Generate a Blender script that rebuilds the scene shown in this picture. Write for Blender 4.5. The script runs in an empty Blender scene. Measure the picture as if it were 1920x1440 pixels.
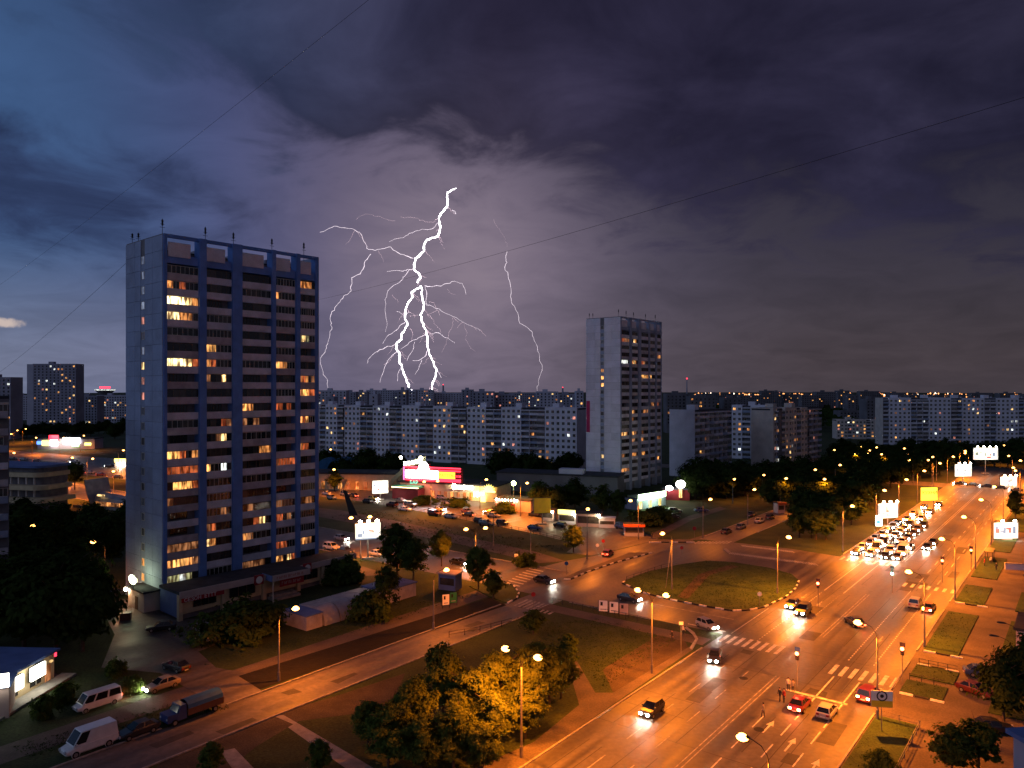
import bpy, bmesh, math, random
from mathutils import Vector, Matrix
R = math.radians
random.seed(11)
SC = bpy.context.scene
COL = SC.collection

# ------------------------------------------------------------------ camera
F, HC, HY, CX = 1400.0, 38.3, 728.0, 960.0
cam_data = bpy.data.cameras.new('camera')
cam = bpy.data.objects.new('camera', cam_data); COL.objects.link(cam)
cam.location = (0, 0, HC); cam.rotation_euler = (R(90), 0, 0)
cam_data.sensor_width = 36.0; cam_data.lens = 36.0 * F / 1920.0
cam_data.shift_y = 8.0 / 1920.0
cam_data.clip_start = 0.5; cam_data.clip_end = 9000
SC.camera = cam

# ------------------------------------------------------------------ dusk storm sky
world = bpy.data.worlds.new('World'); SC.world = world; world.use_nodes = True
wn = world.node_tree; wn.nodes.clear()
def wnode(t, **kw):
    n = wn.nodes.new(t)
    for k, v in kw.items(): setattr(n, k, v)
    return n
def wlink(a, b): wn.links.new(a, b)
def wmath(op, a, b=None, clamp=False):
    n = wnode('ShaderNodeMath', operation=op, use_clamp=clamp)
    for i, v in enumerate((a, b)):
        if v is None: continue
        if hasattr(v, 'links'): wlink(v, n.inputs[i])
        else: n.inputs[i].default_value = v
    return n.outputs[0]
def wramp(fac, stops, interp='EASE'):
    n = wnode('ShaderNodeValToRGB'); n.color_ramp.interpolation = interp
    els = n.color_ramp.elements
    while len(els) < len(stops): els.new(0.5)
    for e, (p, c) in zip(els, stops):
        e.position = p; e.color = (*c, 1) if len(c) == 3 else c
    wlink(fac, n.inputs[0]); return n.outputs[0]
def wmix(fac, a, b, mode='MIX'):
    n = wnode('ShaderNodeMix', data_type='RGBA', blend_type=mode)
    for i, v in ((0, fac), (6, a), (7, b)):
        if hasattr(v, 'links'): wlink(v, n.inputs[i])
        else: n.inputs[i].default_value = v if i == 0 else (*v, 1)
    return n.outputs[2]
def wrange(v, a, b, c=0.0, d=1.0, smooth=True):
    n = wnode('ShaderNodeMapRange', interpolation_type='SMOOTHSTEP' if smooth else 'LINEAR')
    wlink(v, n.inputs[0])
    for i, q in enumerate((a, b, c, d)): n.inputs[i + 1].default_value = q
    return n.outputs[0]
tc = wnode('ShaderNodeTexCoord')
nrm = wnode('ShaderNodeVectorMath', operation='NORMALIZE'); wlink(tc.outputs['Generated'], nrm.inputs[0])
sx = wnode('ShaderNodeSeparateXYZ'); wlink(nrm.outputs[0], sx.inputs[0])
dx, dy, dz = sx.outputs
# cloud deck coordinates: the view ray met with a flat layer, so clouds flatten toward the horizon
zz = wmath('ADD', wmath('MAXIMUM', dz, 0.0), 0.22)
cc = wnode('ShaderNodeCombineXYZ'); wlink(wmath('DIVIDE', dx, zz), cc.inputs[0]); wlink(wmath('DIVIDE', dy, zz), cc.inputs[1])
def wnoise(scale, detail, rough, dist=0.0, vec=None, off=0.0):
    n = wnode('ShaderNodeTexNoise', noise_dimensions='3D')
    mp = wnode('ShaderNodeMapping'); mp.inputs['Location'].default_value = (off, off * .7, off * .3)
    wlink(vec if vec else cc.outputs[0], mp.inputs[0]); wlink(mp.outputs[0], n.inputs['Vector'])
    n.inputs['Scale'].default_value = scale; n.inputs['Detail'].default_value = detail
    n.inputs['Roughness'].default_value = rough; n.inputs['Distortion'].default_value = dist
    return n.outputs[0]
nA = wnoise(1.1, 7, .55, .35, off=3.1)
nB = wnoise(3.3, 9, .58, .5, off=7.7)
nC = wnoise(6.0, 6, .6, .3, vec=nrm.outputs[0], off=1.3)
X01 = wrange(dx, -0.62, 0.62, 0, 1, False)
# lower edge of the dark storm deck, by bearing (left to right)
edge = wramp(X01, [(0.0, (.48,)*3), (.14, (.41,)*3), (.24, (.325,)*3), (.34, (.27,)*3), (.44, (.238,)*3), (.58, (.225,)*3), (.78, (.19,)*3), (1.0, (.165,)*3)], 'LINEAR')
nz = wmath('ADD', wmath('MULTIPLY', wmath('SUBTRACT', nA, .47), .20), wmath('MULTIPLY', wmath('SUBTRACT', nB, .48), .36))
q = wmath('ADD', wmath('SUBTRACT', dz, edge), nz)
deck = wrange(q, -.03, .085)
back = wrange(dy, .25, -.55)      # behind the camera the storm deck thins out into plain dusk
deck = wmath('MULTIPLY', deck, wmath('SUBTRACT', 1.0, wmath('MULTIPLY', back, .65)))
# separate dark bank on the left
bx_ = wmath('POWER', wmath('DIVIDE', wmath('ADD', dx, .56), .20), 2.0)
bz_ = wmath('POWER', wmath('DIVIDE', wmath('SUBTRACT', dz, .215), .075), 2.0)
bank = wrange(wmath('ADD', wmath('ADD', bx_, bz_), wmath('MULTIPLY', wmath('SUBTRACT', nB, .5), 3.2)), 1.5, .1)
# open sky below the deck
under = wramp(X01, [(0.0, (.038, .098, .225)), (.12, (.041, .082, .190)), (.22, (.060, .078, .185)), (.34, (.074, .070, .150)), (.48, (.088, .074, .135)), (.60, (.064, .056, .090)), (.75, (.046, .040, .060)), (1.0, (.036, .032, .048))], 'LINEAR')
low = wramp(X01, [(0.0, (.165, .20, .30)), (.14, (.155, .17, .27)), (.30, (.12, .112, .185)), (.48, (.125, .104, .155)), (.62, (.082, .068, .090)), (.80, (.060, .048, .058)), (1.0, (.052, .042, .050))], 'LINEAR')
hz = wrange(dz, .0, .20)
open_sky = wmix(hz, low, under)
open_sky = wmix(1.0, open_sky, wramp(nB, [(.3, (.82, .82, .84)), (.7, (1.16, 1.14, 1.14))], 'LINEAR'), 'MULTIPLY')
skyt = wnode('ShaderNodeTexSky', sky_type='NISHITA', sun_disc=False)
skyt.sun_elevation = R(1.0); skyt.sun_rotation = R(-75); skyt.air_density = 1.0; skyt.dust_density = 1.2
nish = wmix(1.0, skyt.outputs[0], (.004, .004, .007), 'MULTIPLY')
open_sky = wmix(1.0, open_sky, nish, 'ADD')
deckc = wramp(X01, [(0.0, (.018, .039, .094)), (.18, (.020, .034, .084)), (.30, (.022, .027, .064)), (.48, (.025, .022, .051)), (.70, (.022, .0195, .045)), (1.0, (.018, .017, .038))], 'LINEAR')
deckc = wmix(1.0, deckc, wramp(nA, [(.30, (.50, .50, .54)), (.50, (.95, .95, .95)), (.70, (1.9, 1.85, 1.7))], 'LINEAR'), 'MULTIPLY')
deckc = wmix(1.0, deckc, wramp(nB, [(.32, (.72, .72, .74)), (.66, (1.38, 1.36, 1.3))], 'LINEAR'), 'MULTIPLY')
deckc = wmix(1.0, deckc, wramp(nC, [(.3, (.88, .88, .88)), (.7, (1.14, 1.14, 1.14))], 'LINEAR'), 'MULTIPLY')
open_sky = wmix(wmath('MULTIPLY', back, .8), open_sky, (.115, .120, .185))
sky = wmix(wmath('MULTIPLY', bank, .85), open_sky, wmix(1.0, (.020, .030, .082), wramp(nB, [(.3, (.8,)*3), (.7, (1.5, 1.5, 1.4))]), 'MULTIPLY'))
sky = wmix(deck, sky, deckc)
# cloud lit from within around the stroke
gx = wmath('POWER', wmath('DIVIDE', wmath('ADD', dx, .075), .165), 2.0)
gz = wmath('POWER', wmath('DIVIDE', wmath('SUBTRACT', dz, .185), .165), 2.0)
front = wrange(dy, 0.0, .3)
glow = wmath('MULTIPLY', wmath('MULTIPLY', wmath('POWER', 2.718, wmath('MULTIPLY', wmath('ADD', gx, gz), -1.0)), front), wmath('SUBTRACT', 1.0, wmath('MULTIPLY', deck, .86)))
glow = wmath('MULTIPLY', glow, wrange(nB, .25, .75, .7, 1.25, False))
sky = wmix(glow, sky, (.245, .195, .250))
# small high cloud still catching the last light, low on the left
px_ = wmath('POWER', wmath('DIVIDE', wmath('ADD', dx, .556), .012), 2.0)
pz_ = wmath('POWER', wmath('DIVIDE', wmath('SUBTRACT', dz, .073), .005), 2.0)
puff = wrange(wmath('ADD', wmath('ADD', px_, pz_), wmath('MULTIPLY', wmath('SUBTRACT', wnoise(40, 4, .6, vec=nrm.outputs[0]), .5), 5.0)), 1.6, .0)
sky = wmix(wmath('MULTIPLY', wmath('MULTIPLY', puff, front), .9), sky, (.62, .50, .45))
bg = wnode('ShaderNodeBackground'); wlink(sky, bg.inputs[0]); bg.inputs[1].default_value = 1.0
wo = wnode('ShaderNodeOutputWorld'); wlink(bg.outputs[0], wo.inputs[0])

# the last of the daylight, from the clear strip of sky on the left
sl = bpy.data.lights.new('dusk_sun', 'SUN'); sl.energy = 0.30; sl.angle = R(40); sl.color = (.50, .66, 1.0)
so = bpy.data.objects.new('dusk_sun', sl); COL.objects.link(so)
so.rotation_euler = Vector((0.80, 0.45, -0.38)).to_track_quat('-Z', 'Y').to_euler()

SC.view_settings.view_transform = 'Standard'; SC.view_settings.look = 'None'
SC.view_settings.exposure = 0.0; SC.view_settings.gamma = 1.0; SC.view_settings.use_curve_mapping = False
SC.render.engine = 'CYCLES'
cy = SC.cycles
cy.use_denoising = True; cy.max_bounces = 4; cy.diffuse_bounces = 2; cy.glossy_bounces = 2; cy.transmission_bounces = 2
cy.transparent_max_bounces = 4; cy.caustics_reflective = False; cy.caustics_refractive = False
cy.sample_clamp_indirect = 3.0; cy.use_light_tree = True

# ------------------------------------------------------------------ helpers
def G(px, py, z=0.0):
    d = F * (HC - z) / (py - HY); return ((px - CX) / F * d, d)
def AT(px, py, d):
    return ((px - CX) / F * d, d, HC + (HY - py) / F * d)
U = (.6143, .7890); N = (.7890, -.6143); RA = math.atan2(U[1], U[0])
def ST(s, t): return (s * U[0] + t * N[0], s * U[1] + t * N[1])
def toST(x, y): return (x * U[0] + y * U[1], x * N[0] + y * N[1])
ORD = ['zeroth', 'first', 'second', 'third', 'fourth', 'fifth', 'sixth', 'seventh', 'eighth', 'ninth', 'tenth', 'eleventh', 'twelfth', 'thirteenth', 'fourteenth', 'fifteenth', 'sixteenth', 'seventeenth', 'eighteenth', 'nineteenth', 'twentieth']
TENS = {2: 'twenty', 3: 'thirty', 4: 'forty', 5: 'fifty', 6: 'sixty', 7: 'seventy', 8: 'eighty', 9: 'ninety'}
def nth(n):
    if n <= 20: return ORD[n]
    if n < 100:
        if n % 10 == 0: return TENS[n // 10][:-1] + 'ieth'
        return TENS[n // 10] + '-' + ORD[n % 10]
    return 'hundred-and-' + nth(n - 100)

def mat(name, col, rough=.8, var=.25, scale=.6, detail=4, bump=0.0, bscale=8.0, metal=0.0, spec=.3, col2=None, fine=0.0, coat=0.0):
    m = bpy.data.materials.new(name); m.use_nodes = True
    nt = m.node_tree; b = nt.nodes['Principled BSDF']
    b.inputs['Roughness'].default_value = rough; b.inputs['Metallic'].default_value = metal
    b.inputs['Specular IOR Level'].default_value = spec; b.inputs['Coat Weight'].default_value = coat
    geo = nt.nodes.new('ShaderNodeNewGeometry')
    tn = nt.nodes.new('ShaderNodeTexNoise'); tn.inputs['Scale'].default_value = scale; tn.inputs['Detail'].default_value = detail
    nt.links.new(geo.outputs['Position'], tn.inputs['Vector'])
    rp = nt.nodes.new('ShaderNodeValToRGB'); e = rp.color_ramp.elements
    e[0].position = .33; e[1].position = .67
    c2 = col2 if col2 else tuple(min(1, c * (1 + var)) for c in col)
    c1 = col if col2 else tuple(c * (1 - var) for c in col)
    e[0].color = (*c1, 1); e[1].color = (*c2, 1)
    nt.links.new(tn.outputs[0], rp.inputs[0])
    out = rp.outputs[0]
    if fine:
        t2 = nt.nodes.new('ShaderNodeTexNoise'); t2.inputs['Scale'].default_value = scale * 14; t2.inputs['Detail'].default_value = 3
        nt.links.new(geo.outputs['Position'], t2.inputs['Vector'])
        mx = nt.nodes.new('ShaderNodeMix'); mx.data_type = 'RGBA'; mx.blend_type = 'MULTIPLY'; mx.inputs[0].default_value = 1.0
        r2 = nt.nodes.new('ShaderNodeValToRGB'); r2.color_ramp.elements[0].position = .35; r2.color_ramp.elements[1].position = .65
        r2.color_ramp.elements[0].color = (1 - fine,) * 3 + (1,); r2.color_ramp.elements[1].color = (1 + fine,) * 3 + (1,)
        nt.links.new(t2.outputs[0], r2.inputs[0]); nt.links.new(out, mx.inputs[6]); nt.links.new(r2.outputs[0], mx.inputs[7]); out = mx.outputs[2]
    nt.links.new(out, b.inputs['Base Color'])
    if bump:
        t3 = nt.nodes.new('ShaderNodeTexNoise'); t3.inputs['Scale'].default_value = bscale; t3.inputs['Detail'].default_value = 4
        nt.links.new(geo.outputs['Position'], t3.inputs['Vector'])
        bp = nt.nodes.new('ShaderNodeBump'); bp.inputs['Strength'].default_value = bump; bp.inputs['Distance'].default_value = .1
        nt.links.new(t3.outputs[0], bp.inputs['Height']); nt.links.new(bp.outputs[0], b.inputs['Normal'])
    return m
def emis(name, col, strength, sample=False, var=0.0, scale=1.5):
    m = bpy.data.materials.new(name); m.use_nodes = True
    nt = m.node_tree; b = nt.nodes['Principled BSDF']
    b.inputs['Base Color'].default_value = (*[c * .5 for c in col], 1)
    b.inputs['Emission Color'].default_value = (*col, 1); b.inputs['Emission Strength'].default_value = strength
    if var:
        geo = nt.nodes.new('ShaderNodeNewGeometry'); tn = nt.nodes.new('ShaderNodeTexNoise'); tn.inputs['Scale'].default_value = scale
        nt.links.new(geo.outputs['Position'], tn.inputs['Vector'])
        mr = nt.nodes.new('ShaderNodeMapRange'); mr.inputs[1].default_value = .3; mr.inputs[2].default_value = .7
        mr.inputs[3].default_value = strength * (1 - var); mr.inputs[4].default_value = strength * (1 + var)
        nt.links.new(tn.outputs[0], mr.inputs[0]); nt.links.new(mr.outputs[0], b.inputs['Emission Strength'])
    m.cycles.emission_sampling = 'FRONT' if sample else 'NONE'
    return m
def lit_glass(name, col, strength):
    """a lit room seen through curtains: vertical folds, brighter and dimmer patches"""
    m = emis(name, col, strength); nt = m.node_tree; b = nt.nodes['Principled BSDF']; b.inputs['Roughness'].default_value = .2
    geo = nt.nodes.new('ShaderNodeNewGeometry'); mp = nt.nodes.new('ShaderNodeMapping'); mp.inputs['Scale'].default_value = (2.1, 2.1, .45)
    tn = nt.nodes.new('ShaderNodeTexNoise'); tn.inputs['Scale'].default_value = 1.0; tn.inputs['Detail'].default_value = 2
    t2 = nt.nodes.new('ShaderNodeTexNoise'); t2.inputs['Scale'].default_value = .55; t2.inputs['Detail'].default_value = 1
    rp = nt.nodes.new('ShaderNodeValToRGB'); e = rp.color_ramp.elements; e[0].position = .40; e[1].position = .60; e[0].color = (.10, .07, .05, 1); e[1].color = (1.25, 1.25, 1.25, 1)
    mr = nt.nodes.new('ShaderNodeMapRange'); mr.inputs[1].default_value = .35; mr.inputs[2].default_value = .62; mr.inputs[3].default_value = strength * .45; mr.inputs[4].default_value = strength * 1.5
    mx = nt.nodes.new('ShaderNodeMix'); mx.data_type = 'RGBA'; mx.blend_type = 'MULTIPLY'; mx.inputs[0].default_value = 1; mx.inputs[7].default_value = (*col, 1)
    nt.links.new(geo.outputs['Position'], mp.inputs[0]); nt.links.new(mp.outputs[0], tn.inputs['Vector']); nt.links.new(geo.outputs['Position'], t2.inputs['Vector'])
    nt.links.new(tn.outputs[0], rp.inputs[0]); nt.links.new(rp.outputs[0], mx.inputs[6]); nt.links.new(mx.outputs[2], b.inputs['Emission Color'])
    nt.links.new(t2.outputs[0], mr.inputs[0]); nt.links.new(mr.outputs[0], b.inputs['Emission Strength']); return m

class MB:
    def __init__(s): s.v = []; s.f = []; s.m = []
    def quad(s, a, b, c, d, mi=0):
        i = len(s.v); s.v += [a, b, c, d]; s.f.append((i, i + 1, i + 2, i + 3)); s.m.append(mi); return s
    def poly(s, pts, mi=0):
        i = len(s.v); s.v += list(pts); s.f.append(tuple(range(i, i + len(pts)))); s.m.append(mi); return s
    def box(s, x0, x1, y0, y1, z0, z1, mi=0):
        i = len(s.v)
        s.v += [(x0, y0, z0), (x1, y0, z0), (x1, y1, z0), (x0, y1, z0), (x0, y0, z1), (x1, y0, z1), (x1, y1, z1), (x0, y1, z1)]
        for q in ((0, 3, 2, 1), (4, 5, 6, 7), (0, 1, 5, 4), (1, 2, 6, 5), (2, 3, 7, 6), (3, 0, 4, 7)):
            s.f.append(tuple(i + k for k in q)); s.m.append(mi)
        return s
    def prism(s, pts, z0, z1, mi=0):
        n = len(pts); i = len(s.v)
        a = sum(pts[k][0] * pts[(k + 1) % n][1] - pts[(k + 1) % n][0] * pts[k][1] for k in range(n))
        if a < 0: pts = pts[::-1]
        s.v += [(p[0], p[1], z0) for p in pts] + [(p[0], p[1], z1) for p in pts]
        s.f.append(tuple(i + k for k in range(n - 1, -1, -1))); s.m.append(mi)
        s.f.append(tuple(i + n + k for k in range(n))); s.m.append(mi)
        for k in range(n):
            l = (k + 1) % n; s.f.append((i + k, i + l, i + n + l, i + n + k)); s.m.append(mi)
        return s
    def tube(s, pts, rad, n=6, mi=0):
        i = len(s.v); P = [Vector(p) for p in pts]
        if not hasattr(rad, '__len__'): rad = [rad] * len(P)
        for k, p in enumerate(P):
            t = (P[min(k + 1, len(P) - 1)] - P[max(k - 1, 0)]).normalized()
            a = t.cross(Vector((0, 0, 1)) if abs(t.z) < .9 else Vector((1, 0, 0))).normalized(); b = t.cross(a)
            for j in range(n):
                w = 2 * math.pi * j / n; s.v.append(tuple(p + (a * math.cos(w) + b * math.sin(w)) * rad[k]))
        for k in range(len(P) - 1):
            for j in range(n):
                l = (j + 1) % n; s.f.append((i + k * n + j, i + (k + 1) * n + j, i + (k + 1) * n + l, i + k * n + l)); s.m.append(mi)
        s.f.append(tuple(i + j for j in range(n))); s.m.append(mi)
        e = i + (len(P) - 1) * n; s.f.append(tuple(e + j for j in range(n - 1, -1, -1))); s.m.append(mi)
        return s
    def ball(s, c, rx, ry, rz, nu=8, nv=5, mi=0):
        i = len(s.v)
        for a in range(nv + 1):
            ph = math.pi * a / nv
            for b in range(nu):
                th = 2 * math.pi * b / nu
                s.v.append((c[0] + rx * math.sin(ph) * math.cos(th), c[1] + ry * math.sin(ph) * math.sin(th), c[2] + rz * math.cos(ph)))
        for a in range(nv):
            for b in range(nu):
                l = (b + 1) % nu; s.f.append((i + a * nu + b, i + (a + 1) * nu + b, i + (a + 1) * nu + l, i + a * nu + l)); s.m.append(mi)
        return s
    def mesh(s, name, mats):
        me = bpy.data.meshes.new(name); me.from_pydata(s.v, [], s.f)
        for m in (mats if isinstance(mats, (list, tuple)) else [mats]): me.materials.append(m)
        if any(s.m): me.polygons.foreach_set('material_index', s.m)
        me.update(); return me
    def build(s, name, mats, parent=None, loc=(0, 0, 0), rot=0.0, smooth=False):
        me = s.mesh(name, mats)
        if smooth: me.polygons.foreach_set('use_smooth', [True] * len(me.polygons))
        return put(name, me, parent, loc, rot)
def put(name, data, parent=None, loc=(0, 0, 0), rot=0.0, scale=None):
    o = bpy.data.objects.new(name, data); COL.objects.link(o)
    o.location = loc
    if rot: o.rotation_euler = (0, 0, rot)
    if scale: o.scale = scale
    if parent: o.parent = parent
    return o
def tag(o, label=None, cat=None, group=None, kind=None):
    if label: o['label'] = label
    if cat: o['category'] = cat
    if group: o['group'] = group
    if kind: o['kind'] = kind
    return o
def thing(name, label, cat, loc=(0, 0, 0), rot=0.0, group=None):
    o = bpy.data.objects.new(name, None); COL.objects.link(o); o.empty_display_size = .5
    o.location = loc if len(loc) == 3 else (*loc, 0); o.rotation_euler = (0, 0, rot)
    return tag(o, label, cat, group)
def struct(name, mb, m, loc=(0, 0, 0), rot=0.0, parent=None):
    return tag(mb.build(name, m, parent, loc, rot), kind='structure')
def sheet(name, pts, z, m, label=None):
    a = sum(pts[k][0] * pts[(k + 1) % len(pts)][1] - pts[(k + 1) % len(pts)][0] * pts[k][1] for k in range(len(pts)))
    if a < 0: pts = pts[::-1]
    o = MB().poly([(p[0], p[1], z) for p in pts]).build(name, m); tag(o, kind='structure')
    if label: o['label'] = label
    return o
def paint(obj, m):      # a material for this object alone, on shared mesh data
    obj.material_slots[0].link = 'OBJECT'; obj.material_slots[0].material = m
    return obj
def copy_tree(o, parent=None):
    c = o.copy(); COL.objects.link(c)
    if parent: c.parent = parent
    for ch in KIDS.get(o.name, ()): copy_tree(ch, c)
    return c
KIDS = {}
def remember(root):      # note the children of a prototype once
    def walk(o):
        ch = [x for x in bpy.data.objects if x.parent == o]; KIDS[o.name] = ch
        for x in ch: walk(x)
    walk(root)
# ------------------------------------------------------------------ materials
M = {}
M['grass'] = mat('grass', (.015, .030, .007), .95, col2=(.034, .050, .013), scale=.22, fine=.35, bump=.6, bscale=5)
M['lawn'] = mat('lawn', (.015, .038, .007), .95, col2=(.034, .060, .013), scale=.35, fine=.35, bump=.6, bscale=6)
M['soil'] = mat('soil', (.0065, .0055, .0045), 1.0, var=.35, scale=.8, fine=.4, bump=.6, bscale=3)
M['dirt'] = mat('dirt', (.036, .028, .019), .95, col2=(.066, .05, .032), scale=.4, fine=.3, bump=.4, bscale=4)
def asphalt(name, base):
    m = mat(name, tuple(c * .85 for c in base), .62, col2=tuple(c * 1.2 for c in base), scale=.12, fine=.18, bump=.12, bscale=14, spec=.5)
    nt = m.node_tree; b = nt.nodes['Principled BSDF']
    # wheel-worn streaks along the carriageway
    geo = nt.nodes.new('ShaderNodeNewGeometry'); mp = nt.nodes.new('ShaderNodeMapping')
    mp.inputs['Rotation'].default_value = (0, 0, -RA); mp.inputs['Scale'].default_value = (.012, .55, 1)
    tn = nt.nodes.new('ShaderNodeTexNoise'); tn.inputs['Scale'].default_value = 1.0; tn.inputs['Detail'].default_value = 5
    mr = nt.nodes.new('ShaderNodeMapRange'); mr.inputs[1].default_value = .3; mr.inputs[2].default_value = .7; mr.inputs[3].default_value = .40; mr.inputs[4].default_value = .72
    vr = nt.nodes.new('ShaderNodeVectorRotate'); vr.rotation_type = 'Z_AXIS'; vr.inputs['Angle'].default_value = -RA
    nt.links.new(geo.outputs['Position'], vr.inputs[0]); mp.inputs['Rotation'].default_value = (0, 0, 0)
    nt.links.new(vr.outputs[0], mp.inputs[0]); nt.links.new(mp.outputs[0], tn.inputs['Vector'])
    nt.links.new(tn.outputs[0], mr.inputs[0]); nt.links.new(mr.outputs[0], b.inputs['Roughness'])
    src = b.inputs['Base Color'].links[0].from_socket
    mx = nt.nodes.new('ShaderNodeMix'); mx.data_type = 'RGBA'; mx.blend_type = 'MULTIPLY'; mx.inputs[0].default_value = 1
    rp = nt.nodes.new('ShaderNodeValToRGB'); rp.color_ramp.elements[0].position = .35; rp.color_ramp.elements[1].position = .65
    rp.color_ramp.elements[0].color = (.55, .55, .55, 1); rp.color_ramp.elements[1].color = (1.28, 1.28, 1.28, 1)
    nt.links.new(tn.outputs[0], rp.inputs[0]); nt.links.new(src, mx.inputs[6]); nt.links.new(rp.outputs[0], mx.inputs[7])
    nt.links.new(mx.outputs[2], b.inputs['Base Color'])
    return m
M['asphalt'] = asphalt('asphalt', (.075, .07, .066))
M['asphalt_old'] = asphalt('old_asphalt', (.085, .075, .068))
M['pavement'] = mat('pavement', (.062, .052, .047), .85, col2=(.10, .083, .072), scale=.3, fine=.2, bump=.1, bscale=10)
M['concrete'] = mat('concrete', (.24, .22, .2), .85, var=.2, scale=1.2, fine=.15)
M['kerb'] = mat('kerb_stone', (.26, .24, .22), .85, var=.25, scale=2.0, fine=.2)
M['kerb_white'] = mat('white_kerb_paint', (.62, .6, .56), .8, var=.2, scale=3)
M['kerb_black'] = mat('black_kerb_paint', (.02, .02, .02), .8, var=.2, scale=3)
M['line'] = mat('road_paint', (.30, .29, .27), .7, col2=(.62, .6, .56), scale=1.6, detail=6)
M['line_worn'] = mat('worn_road_paint', (.13, .125, .115), .75, col2=(.40, .38, .35), scale=1.4, detail=6)
M['iron'] = mat('cast_iron', (.012, .012, .012), .6, var=.2)
M['steel'] = mat('galvanised_steel', (.30, .30, .30), .55, var=.15, scale=2, metal=.6)
M['dark_metal'] = mat('dark_metal', (.02, .02, .022), .5, var=.2)
M['pole'] = mat('concrete_pole', (.17, .16, .15), .8, var=.15, scale=2)

# ------------------------------------------------------------------ ground, roads, pavements
sheet('ground', [(-3500, -60), (3500, -60), (3500, 7000), (-3500, 7000)], 0.0, M['grass'])
def rect(s0, s1, t0, t1): return [ST(s0, t0), ST(s1, t0), ST(s1, t1), ST(s0, t1)]
def pxs(*p): return [G(*q) for q in p]
TL, TR = -45.5, -20.3
sheet('pavement', rect(-60, 320, TR, 9), .004, M['pavement'], 'brown paved strip along the right of the avenue')
sheet('road', rect(-70, 430, TL, TR), .016, M['asphalt'], 'wide avenue lit orange by street lamps')
sheet('road', rect(112, 129.5, -360, TL + .0), .012, M['asphalt_old'], 'cross street running left from the avenue')
sheet('road', pxs((960, 1077), (1060, 1052), (1110, 1043), (1176, 1027), (1217, 1016.5), (1370, 1016.5), (1482, 1029), (1590, 1046), (1560, 1078), (1508, 1100), (1450, 1137), (1380, 1152), (1000, 1100)), .008, M['asphalt_old'], 'open asphalt of the junction around the lawn island')
sheet('road', rect(-60, 112.5, -82.5, -75.6), .020, M['asphalt_old'], 'service road running from the junction to the lower left')
sheet('road', rect(179, 420, -79, -70.5), .022, M['asphalt_old'], 'side road with parked cars under the trees')
sheet('road', [ST(330, -240), ST(345, -240), ST(345, 140), ST(330, 140)], .008, M['asphalt_old'], 'far cross street at the end of the avenue')
sheet('pavement', rect(-20, 108, -92.2, -87.8), .010, M['pavement'], 'footway beside the dark dug strip')
sheet('pavement', pxs((880, 1445), (968, 1445), (1298, 1219), (1292, 1213), (1150, 1299), (1116, 1299), (1074, 1226), (1062, 1238), (1086, 1322), (1000, 1392)), .024, M['pavement'], 'orange-lit footway along the left kerb of the avenue')
sheet('pavement', rect(105.2, 108.6, -76, -46), .028, M['pavement'], 'footway along the near side of the cross street')
sheet('soil_strip', pxs((447, 1268), (487, 1293), (950, 1135), (918, 1121)), .034, M['soil'])
sheet('courtyard', pxs((200, 1128), (300, 1116), (330, 1160), (480, 1160), (440, 1195), (372, 1222), (405, 1252), (460, 1262), (490, 1296), (420, 1330), (300, 1262), (190, 1252), (215, 1190), (195, 1150)), .030, M['asphalt_old'], 'dark asphalt yard below the near tower')
sheet('courtyard', pxs((-80, 1235), (60, 1242), (130, 1275), (20, 1330), (-80, 1350)), .014, M['pavement'])
sheet('pavement', pxs((600, 1050), (680, 1062), (730, 1078), (680, 1080), (600, 1062)), .014, M['pavement'], 'orange-lit footway behind the near tower')
sheet('parking_lot', pxs((560, 905), (760, 905), (960, 932), (1010, 945), (1100, 965), (1165, 985), (1235, 1010), (1217, 1016.4), (1176, 1026), (1110, 1042), (1062, 1036), (1082, 1020), (1000, 1000), (830, 966), (690, 942), (560, 926)), .030, M['asphalt_old'])
sheet('path', pxs((560, 948), (640, 957), (760, 980), (880, 1008), (1010, 1036), (1060, 1052), (1010, 1056), (860, 1020), (700, 988), (560, 962)), .010, M['pavement'])
sheet('path', pxs((505, 1339), (532, 1341), (553, 1353), (700, 1440), (720, 1452), (664, 1452), (540, 1364), (550, 1358)), .012, M['concrete'], 'broken concrete path crossing the bare verge')
sheet('path', pxs((413, 1409), (440, 1403), (480, 1445), (440, 1448)), .012, M['concrete'], 'short concrete slab path at the bottom edge')
sheet('bare_verge', pxs((300, 1430), (502, 1343), (640, 1302), (760, 1262), (730, 1330), (560, 1352), (480, 1400), (420, 1450), (280, 1460)), .006, M['dirt'])
sheet('bare_verge', pxs((1150, 1299), (1290, 1214), (1282, 1196), (1235, 1190), (1130, 1255)), .006, M['dirt'])
sheet('path', pxs((1200, 1012), (1290, 968), (1350, 950), (1362, 954), (1300, 974), (1226, 1012)), .012, M['pavement'], 'footpath through the lawn beside the second tower')
sheet('path', pxs((1290, 1012), (1400, 980), (1470, 948), (1540, 920), (1556, 924), (1480, 954), (1400, 988), (1320, 1012)), .014, M['pavement'], 'footpath running up between the dark trees')

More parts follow.
